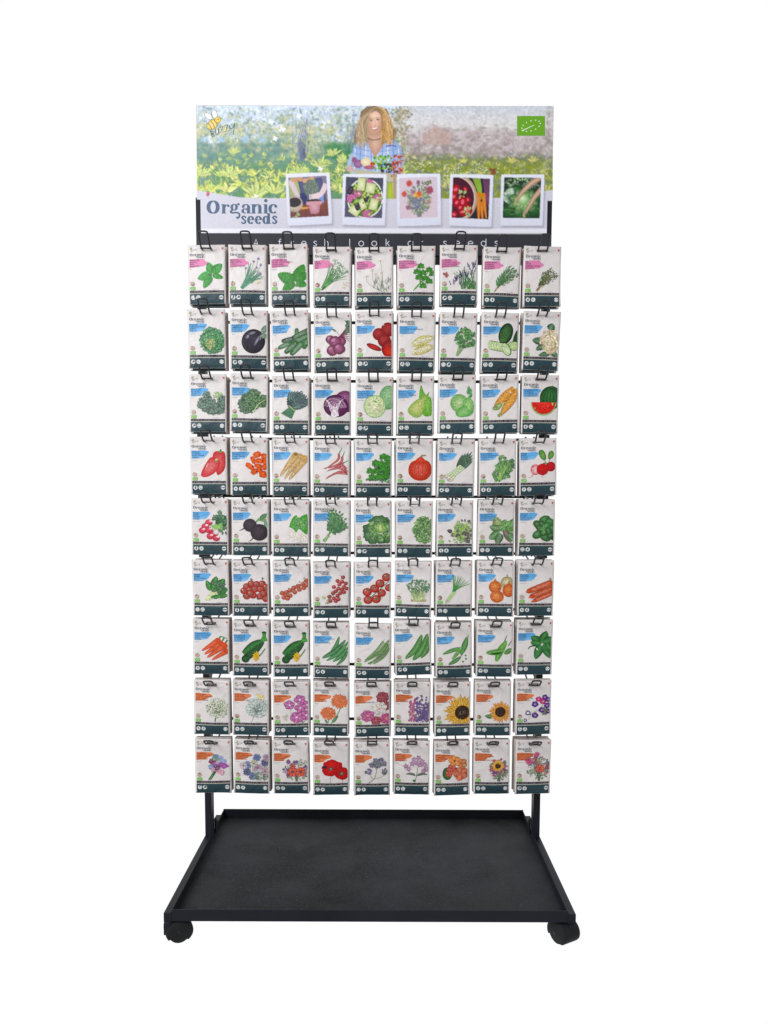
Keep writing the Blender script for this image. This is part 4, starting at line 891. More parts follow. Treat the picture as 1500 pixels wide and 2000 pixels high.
BLUE, PINK, ORG = 'b', 'p', 'o'
PK = [
 [('basil', 'glossy pale green basil leaves', p_basil, 'BASILICUM/BASILIC/BASIL/BASILIKUM'),
  ('chives', 'purple chive flowers on thin stems', p_chives, 'BIESLOOK/CIBOULETTE/CHIVES/SCHNITTLAUCH'),
  ('lemon balm', 'toothed light green lemon balm leaves', p_balm, 'CITROENMELISSE/MELISSE CITRONNELLE/LEMON BALM/ZITRONENMELISSE'),
  ('dill', 'a feathery bunch of dill', p_dill, 'DILLE/ANETH/DILL/DILL'),
  ('chamomile', 'sparse white chamomile flowers', p_chamomile, 'KAMILLE/CAMOMILLE/CHAMOMILE/KAMILLE'),
  ('parsley', 'a sprig of flat green parsley', p_parsley, 'PLATTE PETERSELIE/PERSIL COMMUN/PARSLEY/PETERSILIE'),
  ('lavender', 'purple lavender and a red butterfly', p_lavender, 'LAVENDEL/LAVANDE VRAIE/TRUE LAVENDER/ECHTER LAVENDEL'),
  ('rosemary', 'a bunch of rosemary needles', p_rosemary, 'ROZEMARIJN/ROMARIN/ROSEMARY/ROSMARIN'),
  ('thyme', 'a tied bundle of grey green thyme', p_thyme, 'TIJM/THYM/WINTER THYME/THYMIAN')],
 [('curly lettuce', 'a round head of curly lettuce', p_lettuce, 'ANDIJVIE/CHICOREE FRISEE/ENDIVE/ENDIVIE'),
  ('eggplant', 'one fat dark eggplant', p_eggplant, 'AUBERGINE/AUBERGINE/EGGPLANT/AUBERGINE'),
  ('gherkin', 'a heap of small gherkins', p_gherkin, 'AUGURK/CORNICHON/GHERKIN/EINLEGEGURKE'),
  ('pink beetroot', 'dusky pink beetroots with leaf stalks', p_beet, 'BIET/BETTERAVE ROUGE/BEETROOT/ROTE BETE'),
  ('red beetroot', 'bright red beetroots, one sliced', p_redbeet, 'BIET/BETTERAVE/BEETROOT/ROTE BETE'),
  ('chicory', 'pale yellow chicory heads', p_chicory, 'WITLOF/CHICOREE DE BRUXELLES/CHICORY/TREIBZICHORIE'),
  ('chervil', 'a loose sprig of small green chervil leaves', p_cress, 'KERVEL/CERFEUIL/CHERVIL/KERBEL'),
  ('cucumber', 'a dark cucumber and cut slices', p_cucumber, 'KOMKOMMER/CONCOMBRE/CUCUMBER/GURKE'),
  ('cauliflower', 'a cream cauliflower head', p_cauliflower, 'BLOEMKOOL/CHOU-FLEUR/CAULIFLOWER/BLUMENKOHL')],
 [('broccoli', 'grey green broccoli heads', p_broccoli, 'BROCCOLI/BROCOLI/BROCCOLI/BROKKOLI'),
  ('curly kale', 'dark curly kale with a pale rib', p_kale, 'BOERENKOOL/CHOU FRISE/CURLY KALE/GRUNKOHL'),
  ('palm kale', 'blue green palm kale tied in a bunch', p_palmkale, 'PALMKOOL/CHOU PALMIER/BLACK KALE/PALMKOHL'),
  ('red cabbage', 'a halved purple cabbage', p_redcabbage, 'RODEKOOL/CHOU ROUGE/RED CABBAGE/ROTKOHL'),
  ('white cabbage', 'a halved pale cabbage', p_whitecabbage, 'WITTE KOOL/CHOU BLANC/WHITE CABBAGE/WEISSKOHL'),
  ('pointed cabbage', 'a halved pointed cabbage', p_pointcabbage, 'SPITSKOOL/CHOU POINTU/POINTED CABBAGE/SPITZKOHL'),
  ('kohlrabi', 'a pale green kohlrabi', p_kohlrabi, 'KOOLRABI/CHOU-RAVE/KOHLRABI/KOHLRABI'),
  ('sweetcorn', 'two yellow corn cobs', p_corn, 'SUIKERMAIS/MAIS SUCRE/SWEET CORN/ZUCKERMAIS'),
  ('watermelon', 'a striped melon and red slice', p_watermelon, 'WATERMELOEN/PASTEQUE/WATERMELON/WASSERMELONE')],
 [('red pepper', 'two pointed red peppers', p_pepper, 'PAPRIKA/POIVRON/SWEET PEPPER/PAPRIKA'),
  ('orange pepper', 'a pile of small orange snack peppers', p_snackpepper, 'SNACKPAPRIKA/POIVRON DOUX/SWEET PEPPER/PAPRIKA'),
  ('parsnip', 'three long cream parsnips', p_parsnip, 'PASTINAAK/PANAIS/PARSNIP/PASTINAK'),
  ('chili', 'thin curved red chili peppers', p_chili, 'PEPER/PIMENT/CHILI/CHILI'),
  ('celery', 'dense green celery leaves', p_celery, 'SNIJSELDERIJ/CELERI/CELERY/SELLERIE'),
  ('pumpkin', 'one round orange pumpkin', p_pumpkin, 'POMPOEN/POTIRON/PUMPKIN/KURBIS'),
  ('leek', 'one leek with dark leaves', p_leek, 'PREI/POIREAU/LEEK/PORREE'),
  ('mustard leaf', 'frilly green mustard leaves', p_mustard, 'RAAPSTELEN/NAVET DE PRINTEMPS/TURNIP TOPS/STIELMUS'),
  ('red radish', 'three round red radishes and two leaves', p_radish, 'RADIJS/RADIS/RADISH/RADIES')],
 [('white tipped radish', 'a bunch of small pink and white radishes', p_radish2, 'RADIJS/RADIS/RADISH/RADIES'),
  ('dark beetroot', 'two dark brown beetroots', p_blackbeet, 'RODE BIET/BETTERAVE/BEETROOT/ROTE BETE'),
  ('turnip', 'bright green turnip leaves over white roots', p_turnip, 'RAAP/NAVET/TURNIP/MAIRUBE'),
  ('rocket', 'a tied bunch of rocket', p_rocket, 'WILDE RUCOLA/ROQUETTE/WILD ROCKET/WILDE RAUKE'),
  ('butterhead lettuce', 'an open butterhead lettuce', p_butterhead, 'KROPSLA/LAITUE POMMEE/LETTUCE/KOPFSALAT'),
  ('oakleaf lettuce', 'a tall mass of light curled lettuce', p_oakleaf, 'PLUKSLA/LAITUE A COUPER/LEAF LETTUCE/PFLUCKSALAT'),
  ('baby leaf', 'mixed baby leaves, some dark purple', p_saladmix, 'SLAMENGSEL/MESCLUN/BABY LEAF/BLATTSALAT'),
  ('mixed lettuce', 'green and bronze lettuce leaves', p_lettucemix, 'SLA MELANGE/LAITUE MELANGE/LETTUCE MIX/SALATMISCHUNG'),
  ('lambs lettuce', 'a rosette of round dark leaves', p_lambs, 'VELDSLA/MACHE/CORN SALAD/FELDSALAT')],
 [('chard', 'green chard with white stalks', p_chard, 'SNIJBIET/POIREE/SWISS CHARD/MANGOLD'),
  ('plum tomato', 'a heap of red tomatoes', p_tomatoes, 'TOMAAT/TOMATE/TOMATO/TOMATE'),
  ('orange cherry tomato', 'a slanting truss of orange cherry tomatoes', p_vinetomato, 'KERSTOMAAT/TOMATE CERISE/CHERRY TOMATO/KIRSCHTOMATE'),
  ('red cherry tomato', 'a hanging cluster of tiny red tomatoes', p_cherry, 'KERSTOMAAT/TOMATE CERISE/CHERRY TOMATO/KIRSCHTOMATE'),
  ('vine tomato', 'eight large red vine tomatoes', p_bigtomato, 'TROSTOMAAT/TOMATE/VINE TOMATO/TOMATE'),
  ('cress', 'a block of cress sprouts', p_cressbox, 'TUINKERS/CRESSON ALENOIS/CRESS/KRESSE'),
  ('spring onion', 'a fan of slim spring onions', p_springonion, 'STENGELUI/CIBOULE/SPRING ONION/LAUCHZWIEBEL'),
  ('onion', 'three golden onions and a pale one', p_onion, 'UI/OIGNON/ONION/ZWIEBEL'),
  ('stubby carrot', 'three thick orange carrots lying flat', p_carrots, 'WORTEL/CAROTTE/CARROT/MOHRE')],
 [('slim carrot', 'four slanting carrots with green tops', p_carrots2, 'ZOMERWORTEL/CAROTTE HATIVE/EARLY CARROT/MOHRE'),
  ('courgette', 'a green courgette and yellow flower, beside the carrot packet', p_courgette, 'COURGETTE/COURGETTE/COURGETTE/ZUCCHINI'),
  ('second courgette', 'a green courgette and yellow flower, beside the flat bean packet', p_courgette, 'COURGETTE/COURGETTE/COURGETTE/ZUCCHINI'),
  ('flat bean', 'broad flat green beans', p_flatbeans, 'SNIJBOON/HARICOT COCO PLAT/FLAT BEAN/STANGENBOHNE'),
  ('french bean', 'thin light green french beans', p_greenbeans, 'STAMSLABOON/HARICOT NAIN/FRENCH BEAN/BUSCHBOHNE'),
  ('runner bean', 'three wide runner bean pods', p_runner, 'PRONKBOON/HARICOT ESPAGNE/RUNNER BEAN/FEUERBOHNE'),
  ('pea', 'open pea pods and loose peas', p_peas, 'DOPERWT/PETIT POIS/PEA/SCHALERBSE'),
  ('sugar snap', 'flat sugar pea pods', p_sugarsnap, 'PEUL/POIS MANGETOUT/SUGAR PEA/ZUCKERERBSE'),
  ('spinach', 'a bunch of dark spinach leaves', p_spinach, 'SPINAZIE/EPINARD/SPINACH/SPINAT')],
 [('white umbel flower', 'a dense round greenish white flower head', p_whiteflower, 'WILDE PEEN/CAROTTE SAUVAGE/WILD CARROT/WILDE MOHRE'),
  ('lace flower', 'an airy lace flower and yellow butterfly', p_ammi, 'DILLE AMMI/AMMI ELEVE/LACE FLOWER/KNORPELMOHRE'),
  ('pink mallow', 'five petalled pink flowers', p_pinkflower, 'KAASJESKRUID/MAUVE/MALLOW/MALVE'),
  ('marigold', 'two ragged orange marigolds', p_calendula, 'GOUDSBLOEM/SOUCI/MARIGOLD/RINGELBLUME'),
  ('cosmos', 'crimson, white and pink cosmos', p_cosmos, 'COSMEA/COSMOS/COSMOS/SCHMUCKKORBCHEN'),
  ('larkspur', 'pink and violet larkspur spikes', p_larkspur, 'RIDDERSPOOR/PIED D ALOUETTE/LARKSPUR/RITTERSPORN'),
  ('large sunflower', 'a huge yellow sunflower cut by the edge', p_sun1, 'ZONNEBLOEM/TOURNESOL/SUNFLOWER/SONNENBLUME'),
  ('small sunflower', 'a whole sunflower with one leaf', p_sun2, 'ZONNEBLOEM/TOURNESOL/SUNFLOWER/SONNENBLUME'),
  ('morning glory', 'violet and pink morning glories', p_morning, 'DAGBLOEM/VOLUBILIS/MORNING GLORY/PRUNKWINDE')],
 [('sweet pea', 'purple and pink sweet peas', p_sweetpea, 'REUKERWT/POIS DE SENTEUR/SWEET PEA/DUFTWICKE'),
  ('cornflower', 'blue and pale pink cornflowers', p_nigella, 'KORENBLOEM/CENTAUREE BLEUET/CORNFLOWER/KORNBLUME'),
  ('poppy bouquet', 'a violet bouquet with two orange poppies', p_mix1, 'MENGSEL/MELANGE FLEURS/FLOWER MIX/MISCHUNG'),
  ('poppy', 'two broad red poppies', p_poppy, 'KLAPROOS/COQUELICOT/POPPY/MOHN'),
  ('phacelia', 'grey violet phacelia', p_phacelia, 'PHACELIA/PHACELIE/PHACELIA/PHACELIA'),
  ('soapwort', 'mauve soapwort with curved leaves', p_soapwort, 'ZEEPKRUID/SAPONAIRE/SOAPWORT/SEIFENKRAUT'),
  ('nasturtium', 'orange nasturtiums and round leaf', p_nasturtium, 'OOST-INDISCHE KERS/CAPUCINE/NASTURTIUM/KRESSE'),
  ('sunflower bouquet', 'a magenta bouquet around a sunflower', p_mix2, 'BLOEMENMENGSEL/MELANGE DE FLEURS/FLOWER MIX/BLUMENMISCHUNG'),
  ('wild bouquet', 'a wild bouquet of pink and orange blooms', p_mix3, 'BLOEMENMENGSEL/FLEURS SAUVAGES/WILD FLOWERS/WILDBLUMEN')],
]
# photo pixels: (left edge, right edge, top) of the front packet of each stack
POS = [
 [(367, 439, 477), (446, 519, 477), (528, 601, 478), (611, 685, 480), (693, 768, 481), (776, 850, 481), (859, 934, 478), (942, 1018, 483), (1023, 1095, 482)],
 [(368, 439, 604), (449, 522, 605), (530, 604, 607), (612, 686, 609), (694, 768, 608), (777, 851, 609), (858, 932, 610), (940, 1014, 610), (1021, 1094, 608)],
 [(370, 441, 730), (449, 523, 729), (531, 604, 733), (612, 686, 734), (694, 768, 735), (775, 848, 734), (856, 930, 732), (940, 1014, 732), (1019, 1091, 732)],
 [(371, 443, 852), (450, 523, 854), (531, 603, 855), (609, 685, 857), (692, 766, 857), (773, 846, 856), (854, 928, 857), (935, 1009, 856), (1015, 1087, 855)],
 [(374, 445, 972), (453, 524, 973), (532, 603, 975), (610, 684, 975), (692, 765, 977), (773, 845, 977), (853, 925, 976), (933, 1006, 975), (1013, 1085, 974)],
 [(376, 447, 1092), (453, 525, 1093), (533, 604, 1094), (610, 684, 1097), (692, 764, 1097), (771, 843, 1095), (851, 923, 1095), (932, 1004, 1094), (1011, 1083, 1093)],
 [(376, 447, 1208), (454, 525, 1211), (533, 603, 1213), (611, 683, 1215), (692, 764, 1217), (770, 842, 1210), (851, 922, 1215), (931, 1002, 1213), (1009, 1080, 1209)],
 [(379, 448, 1327), (454, 525, 1328), (533, 604, 1329), (610, 682, 1330), (692, 762, 1331), (770, 841, 1329), (849, 919, 1330), (928, 998, 1329), (1007, 1077, 1327)],
 [(381, 451, 1442), (456, 527, 1443), (533, 603, 1444), (611, 682, 1446), (691, 762, 1447), (768, 840, 1446), (848, 918, 1447), (925, 997, 1445), (1006, 1078, 1444)],
]
W, HT = .0805, .1232
VS = HT / 128
NU, NV = 14, 22
UC = [0, 5, 11, 17, 23, 29.2, 34, 40, 46, 51.4, 57, 63, 69, 75, 80.5]
VC = [0, 4, 8, 10.6, 15, 20, 26, 32, 38, 44, 50, 56, 62, 68, 74, 80, 86, 92, 98, 104, 110, 117, 123, 128]

def relief(seed, amp=1.0):
    rnd = random.Random(seed)
    bul = rnd.uniform(2.0, 4.2); tw = rnd.uniform(-2.6, 2.6); curl = rnd.uniform(-2, 3.6)
    cc = [rnd.uniform(-1.6, 2.2) if rnd.random() < .6 else 0 for _ in range(4)]
    cr = []
    for sx in (-1, 1):
        for _ in range(2):
            cr.append((40 + sx * rnd.uniform(7, 13), 11, sx * rnd.uniform(.25, 1.1), rnd.uniform(18, 45), rnd.uniform(.4, 1.0) * amp, rnd.uniform(1.8, 3.4)))
    for _ in range(3):
        cr.append((rnd.uniform(10, 70), rnd.uniform(25, 100), rnd.uniform(-2.5, 2.5), rnd.uniform(12, 34), rnd.uniform(-.8, .8) * amp, rnd.uniform(2.5, 6)))
    def f(u, v):
        a = u / 80.5; b = v / 128
        z = bul * (math.sin(PI * a) ** .7) * (max(0, min(1, (v - 8) / 50)) ** .8) * (min(1, max(0, (128 - v) / 16)) ** .7)
        z += tw * (a - .5) * (b - .3) * 2 + curl * (b - .5) ** 2 * 3
        for q, (qa, qb) in enumerate(((0, 0), (1, 0), (0, 1), (1, 1))):
            dd = math.hypot((a - qa) * 1.1, (b - qb) * 1.5); z += cc[q] * max(0, 1 - dd / .38) ** 2 * 1.6
        for x0, y0, sl, ln, am, wd in cr:
            t = (v - y0) / ln
            if 0 <= t <= 1:
                d = u - (x0 + sl * (v - y0)); z += am * math.sin(PI * t) * math.exp(-(d / wd) ** 2)
        z += .25 * amp * math.sin(u * .23 + seed) * math.sin(v * .16 + seed * 2)
        return z
    g = [[f(u, v) for u in UC] for v in VC]
    return g
def sample(g, u, v):
    def loc(C, x):
        x = min(max(x, C[0]), C[-1])
        for i in range(len(C) - 1):
            if x <= C[i + 1]: return i, (x - C[i]) / (C[i + 1] - C[i])
        return len(C) - 2, 1.0
    i, a = loc(UC, u); j, b = loc(VC, v)
    return (g[j][i] * (1 - a) + g[j][i + 1] * a) * (1 - b) + (g[j + 1][i] * (1 - a) + g[j + 1][i + 1] * a) * b

def pouch_mesh(g, name, parent=None, printed=False, thick=1.3):
    """two crimped sheets with a euro slot near the top; local origin at the bottom centre, front towards -y"""
    V = []; Fc = []; fm = []; nu, nv = len(UC), len(VC)
    for side in (0, 1):
        for j, v in enumerate(VC):
            for i, u in enumerate(UC):
                z = g[j][i]
                edge = i in (0, nu - 1) or j in (0, nv - 1)
                if side == 0: y = -z
                else: y = max(thick * (.8 if edge else 1.05) * min(1, .45 + v / 22) + .3 * math.sin(u * .2 + v * .1), -z + .45)
                V.append(((u - 40.25) / 1000, y / 1000, (128 - v) * VS))
    N = nu * nv
    hole = lambda i, j: j == 2 and 5 <= i <= 8
    for j in range(nv - 1):
        for i in range(nu - 1):
            if hole(i, j): continue
            a = j * nu + i
            Fc.append([a, a + nu, a + nu + 1, a + 1]); fm.append(2 if printed and VC[j] >= 104 and 0 < i < nu - 2 else 0)
            a += N; Fc.append([a, a + 1, a + nu + 1, a + nu]); fm.append(1)
    def wall(a, b, k=1): Fc.append([a, b, b + N, a + N]); fm.append(k)
    for i in range(nu - 1): wall(i, i + 1); wall((nv - 1) * nu + i + 1, (nv - 1) * nu + i, 2 if printed and 0 < i < nu - 2 else 1)
    for j in range(nv - 1): wall((j + 1) * nu, j * nu); wall(j * nu + nu - 1, (j + 1) * nu + nu - 1)
    for i in range(5, 9): wall(2 * nu + i + 1, 2 * nu + i); wall(3 * nu + i, 3 * nu + i + 1)
    wall(2 * nu + 5, 3 * nu + 5); wall(3 * nu + 9, 2 * nu + 9)
    return link_mesh(name, V, Fc, [M_paper, M_paper_back] + ([M_teal] if printed else []), parent, True, fm)

NAVY = H('27384f'); TEAL = H('27424a'); PURP = H('2a2336')
def front_packet(r, c, loc, rot):
    nm, desc, fn, langs = PK[r][c]
    root_ = empty('seed_packet', loc); root_.rotation_euler = rot
    g = relief(r * 31 + c * 7 + 3)
    pouch_mesh(g, 'pouch', root_)
    def mp(u, v, off): return ((u - 40.25) / 1000, (-sample(g, u, v) - off) / 1000, (128 - v) * VS)
    pc = {0: PINK}.get(r, ORG if r >= 7 else BLUE)
    # colour patch
    A = Art()
    if pc == PINK:
        P = [(3, 31), (12, 30.5), (24, 30), (34, 30.4), (37, 33), (36.5, 35), (42, 37), (44, 40), (41, 42.5), (37, 44), (35, 46.5), (20, 48), (3, 49.8), (3, 40)]; k = H('dc80ac')
        ec = [jit(k, .06) for _ in P]
    elif pc == BLUE:
        P = [(3, 31), (14, 31.5), (26, 30.2), (36, 30.6), (42, 32.6), (41, 36), (38, 39), (36, 43), (31, 47), (22, 48), (12, 49.5), (3, 49.2), (3, 40)]; k = H('5ba6dc')
        ec = [mix(jit(k, .06), H('a5c8e4'), max(0, (p[1] - 38) / 18)) for p in P]
    else:
        P = [(3, 31), (12, 30.2), (24, 31), (34, 31.6), (40, 33), (41.5, 36), (38, 39.5), (31, 42), (26, 45), (24, 48), (12, 48.8), (3, 49.6), (3, 40)]; k = H('e07a48')
        ec = [jit(k, .07) for _ in P]
    P = [(x + U(-.4, .4) if x > 4 else x, y + U(-.4, .4)) for x, y in P]; P2, E2 = [], []
    for i in range(len(P)):
        j = (i + 1) % len(P)
        for t in (0, .5): P2.append((P[i][0] + (P[j][0] - P[i][0]) * t, P[i][1] + (P[j][1] - P[i][1]) * t)); E2.append(mix(ec[i], ec[j], t))
    A.fan(P2, E2, k, (18, 40), True)
    A.build('colour_patch', mp, M_ink, root_, .22, .002)
    # picture
    A = Art((2, 18, 77.5, 98.2)); random.seed(r * 9 + c + 11); fn(A)
    A.build('plant_picture', mp, M_pic, root_, .28, min(.03, .8 / max(1, A.k)))
    # footer band
    A = Art()
    A.rect(3, 99, 77.5, 104, PURP, st=5); A.rect(3, 104.6, 77.5, 105.2, H('7f8f5c'), st=5)
    A.rect(3, 105.8, 77.5, 127.6, TEAL, dk(TEAL, .85), st=5)
    A.text('A FRESH LOOK AT SEEDS', 6.5, 102.7, 2.2, H('d8c4bc'), 1.7, maxw=68)
    W8 = H('dcdcda'); D = H('3a5058')
    rnd = random.Random(r * 5 + c)
    for cx in (10.2, 21.6, 71):
        A.ell(cx, 114, 4.7, 4.7, W8, n=18)
        if cx > 60:
            A.rect(cx - 4, 112.9, cx + 4, 115.1, D, st=9); A.stroke([(cx, 110.8), (cx, 112.2)], .7, .7, D, sm=False); A.stroke([(cx, 116), (cx, 117.4)], .7, .7, D, sm=False)
        else:
            q = rnd.randrange(5)
            if q == 0: A.stroke([(cx - 3, 115), (cx - 1, 111.5), (cx + 1, 113), (cx + 3, 112)], .8, .8, D); A.rect(cx - 3.2, 115.4, cx + 3.2, 116.6, D, st=9)
            elif q == 1: A.ell(cx, 114.6, 2, 2.3, D); A.leaf(cx, 112.4, 3, 1.4, -.9, D)
            elif q == 2: A.stroke([(cx, 117), (cx, 112)], .7, .6, D, sm=False); A.leaf(cx, 114, 3, 1.8, -.7, D); A.leaf(cx, 115, 3, 1.8, -2.4, D)
            elif q == 3: A.rect(cx - 2.4, 112, cx + 2.4, 116, D, st=9); A.rect(cx - 1.8, 113.2, cx + 1.8, 115.4, W8, st=9)
            else: A.ell(cx + 1, 113.2, 2.8, 2.2, D); A.ell(cx - 1.6, 115.6, 1.3, 1, D)
    A.build('footer_band', mp, M_ink, root_, .2, .008)
    # lettering, badges
    A = Art(); bee(A, 6.2, 7.2, .17, H('3c3c44'), H('c9ae5c')); script(A, 6, 11.2, .15, H('4a4a56'))
    A.build('bee_emblem', mp, M_ink, root_, 1.12, .002)
    A = Art(); A.ell(9.4, 84, 4.8, 4.8, H('8c6a5a'), n=18); A.ell(9.4, 84, 4.2, 4.2, H('c9b3a4'), n=18); A.ell(9.4, 84, 2.6, 2.4, H('a08070'), n=12); A.text('BIO', 7.6, 84.8, 1.6, H('efe6de'))
    A.build('round_seal', mp, M_ink, root_, 1.12, .002)
    A = Art(); leaf_emblem(A, 4, 90.6, 11.4, 7.2, H('7cb858')); A.build('leaf_emblem', mp, M_ink, root_, 1.12, .002)
    A = Art()
    A.rect(73, 6, 76.6, 9.4, H('c8303c')); A.text('BIO', 73.2, 8.4, 1.2, H('f2eaea')); A.rect(72.2, 10.6, 77, 11, H('b5a5a5'))
    organic(A, 4, 17.4, .0595, NAVY, .7)
    for i, t in enumerate(langs.split('/')):
        A.text(t, 3.8, 34.8 + i * 4.3, 2.8, H('3a3050') if pc == PINK else (H('1f4a78') if pc == BLUE else H('6a2c20')), .1, maxw=50)
    A.text(nm.title()[:14], 4, 53.4, 1.5, H('807a78'))
    A.text('ORGANIC SEEDS', 52, 97.4, 1.1, H('8a8482'), .1)
    A.build('lettering', mp, M_ink, root_, 1.12, .002)
    return root_, nm, desc

ORD = ['top', 'second', 'third', 'fourth', 'middle', 'sixth', 'seventh', 'eighth', 'bottom']
rear_meshes = []
def rear_proto(k):
    o = pouch_mesh(relief(500 + k, .6), 'seed_packet', None, True, (7, 9, 11, 8, 10)[k]); return o
rear = [rear_proto(k) for k in range(5)]
rear_used = [False] * 5
YF = -.100                      # front face plane of the front packets
GRP = 'seed packets hanging in stacks on the hooks'
hang = {}
rp = random.Random(99)
PXW = lambda row: 73 - row * .3
for r in range(9):
    for c in range(9):
        xl, xr, yt = POS[r][c]
        x, ztop = unproj((xl + xr) / 2, yt + 1, YF)
        roll = rp.gauss(0, .010); yaw = rp.uniform(-.08, .08); pitch = rp.uniform(-.03, .04)
        if (r, c) == (6, 5): roll = -.05
        if (r, c) in ((6, 6), (2, 7)): roll = -.022
        if (r, c) == (2, 7): yaw = -.1
        if c == 8: yaw += .03
        z0 = ztop - HT
        rt, nm, desc = front_packet(r, c, (x + math.sin(roll) * -.064, YF, z0), (pitch, roll, yaw))
        lbl = f'front seed packet with {desc}, in the {ORD[r]} row'
        if 'courgette' in nm: lbl = f'front seed packet with {desc}'
        tag(rt, lbl, 'seed packet', GRP)
        hang[r, c] = (x, ztop - .0092)
        # packets behind the front one
        n = 2
        gap = rp.uniform(.007, .0155)
        for q in range(n):
            k = rp.randrange(5); src = rear[k]
            o = src if not rear_used[k] else src.copy()
            if rear_used[k]: COL.objects.link(o)
            rear_used[k] = True
            o.location = (x + rp.uniform(-.0018, .0018), YF + gap * (q + 1) + rp.uniform(0, .003), z0 + rp.uniform(-.0022, .0015))
            o.rotation_euler = (pitch * .5 + rp.uniform(-.015, .015), rp.uniform(-.014, .014), yaw * .5 + rp.uniform(-.03, .03))
            wh = ['seed packet directly behind', 'rearmost seed packet behind'][q]
            art = f'the {nm} packet' if nm != 'second courgette' else 'the courgette packet nearest the flat beans'
            if nm == 'courgette': art = 'the courgette packet nearest the carrots'
            tag(o, f'{wh} {art}' + ('' if 'courgette' in nm else f' in the {ORD[r]} row'), 'seed packet', GRP)

# ------------------------------------------------------------------ wire hooks
BARZ = {}
for r in range(9):
    BARZ[r] = .878 + (4 - r) * .131
def hook_mesh(cross):
    m = MB(); h = .0096; r_ = .0019
    side = [(.004, -.007), (.0065, -.001), (.004, .0045), (-.002, .0052), (-.012, .001), (-.055, -.006), (-.088, -.0125), (-.106, -.0135), (-.118, -.010), (-.130, -.001), (-.136, .0042)]
    L = [(-h, y, z) for y, z in smooth_path(side, 3)]
    tip = [(-h * .9, -.138, .0062), (-h * .45, -.1388, .0072), (h * .45, -.1388, .0072), (h * .9, -.138, .0062)]
    Rr = [(h, y, z) for y, z in smooth_path(side, 3)][::-1]
    m.tube(L + tip + Rr, r_, 8)
    if cross: m.tube([(-h - .0022, -.1065, -.0142), (h + .0022, -.1065, -.0142)], .00165, 8)  # dark tube put in for the shade along the packet's slot edge
    m.tube([(-h - .001, -.011, .0002), (h + .001, -.011, .0002)], r_, 6)
    return m
hk = {}
hr = random.Random(5)
HG = 'wire hooks hung over the crossbars'
for r in range(9):
    for c in range(9):
        cross = r in (0, 2, 6, 7, 8)
        x, zh = hang[r, c]
        if cross not in hk:
            o = hook_mesh(cross).build('wire_hook', M_wire, None, True); hk[cross] = o
        else:
            o = hk[cross].copy(); COL.objects.link(o)
        # the wires run a touch above the lower edge of the slot
        o.location = (x + hr.uniform(-.0008, .0008), -.001, BARZ[r])
        o.rotation_euler = (math.asin(max(-.12, min(.12, -(zh - (BARZ[r] - .0128)) / .1))), hr.uniform(-.02, .02), hr.uniform(-.012, .012))
        nm = PK[r][c][0]
        art = {'courgette': 'courgette packets beside carrots', 'second courgette': 'courgette packets beside flat beans'}.get(nm, nm + ' seed packets')
        tag(o, f'black double wire hook holding the {art}, {ORD[r]} row', 'hook', HG)

# ------------------------------------------------------------------ the rack
rack = empty('display_rack', (0, 0, 0))
tag(rack, 'tall black metal seed display rack with printed header and low tray base', 'display rack')
for s in (-1, 1):
    m = MB(); x0, x1 = sorted((s * .4, s * .3845))
    m.box(x0, x1, .0, .03, .06, 1.545, .0012)
    # slot column on the inner face, sampled as small lugs
    m.build('post', M_black, rack)
    g = MB(); xi = s * .384
    g.v += [(xi, .031, .062), (xi, .075, .062), (xi, .031, .1), (xi - s * .003, .031, .062), (xi - s * .003, .075, .062), (xi - s * .003, .031, .1)]
    g.f += [[0, 1, 2], [3, 5, 4], [0, 3, 4, 1], [1, 4, 5, 2], [2, 5, 3, 0]]
    g.build('gusset', M_black, rack)
for r in range(1, 9):
    z = BARZ[r]; m = MB()
    m.box(-.381, .381, -.0005, .0045, z - .0030, z + .0030, .0005)
    br = []
    cb = m.build('crossbar', M_black, rack)
    for s in (-1, 1):
        b = MB(); x0, x1 = sorted((s * .404, s * .3795)); b.box(x0, x1, -.003, -.0005, z - .011, z + .011, .0006)
        x0, x1 = sorted((s * .404, s * .4015)); b.box(x0, x1, .0005, .031, z - .011, z + .011)
        b.build('bracket', M_black, cb)
for s in (-1, 1):
    for yy, zz in ((yF_ := -.3, .0545), (-.02, .0545), (.06, .0545)):
        b = MB(); b.tube([(s * .4031, yy, zz), (s * .4046, yy, zz)], .0042, 12); b.build('bolt_head', M_black, rack)
# header: board, slogan strip, top crossbar
YB = .002
def bp(px, py, y=YB - .0045): return unproj(px, py, y)
xL = bp(384, 300)[0]; xR = bp(1080, 300)[0]; zT = bp(731, 206.5)[1]; zN = bp(731, 391)[1]; zB = bp(731, 455.5)[1]
board = MB()
out = [(xL, zT), (xR, zT), (xR, zN), (.3885, zN), (.3885, zB), (-.3885, zB), (-.3885, zN), (xL, zN)]
y0, y1 = YB - .0045, YB - .0005
n = len(out)
board.v = [(x, y0, z) for x, z in out] + [(x, y1, z) for x, z in out]
board.f = [list(range(n)), list(range(n, 2 * n))[::-1]] + [[i + n, (i + 1) % n + n, (i + 1) % n, i] for i in range(n)]
hb = board.build('header_board', M_board, rack)
hs = MB(); zs1 = bp(731, 457)[1]; zs0 = bp(731, 499.5)[1]; hs.box(-.398, .398, -.0046, -.0012, zs0, zs1, .0006)
strip = hs.build('slogan_strip', M_strip, rack)
lb = MB(); zc1 = bp(731, 502.5)[1]; zc0 = bp(731, 517)[1]; lb.box(-.398, .398, -.0060, -.0006, zc0, zc1, .0006)
lb.box(-.397, .397, -.0008, .001, zc1 - .001, zs0 + .002)
lb.build('header_rail', M_black, rack)

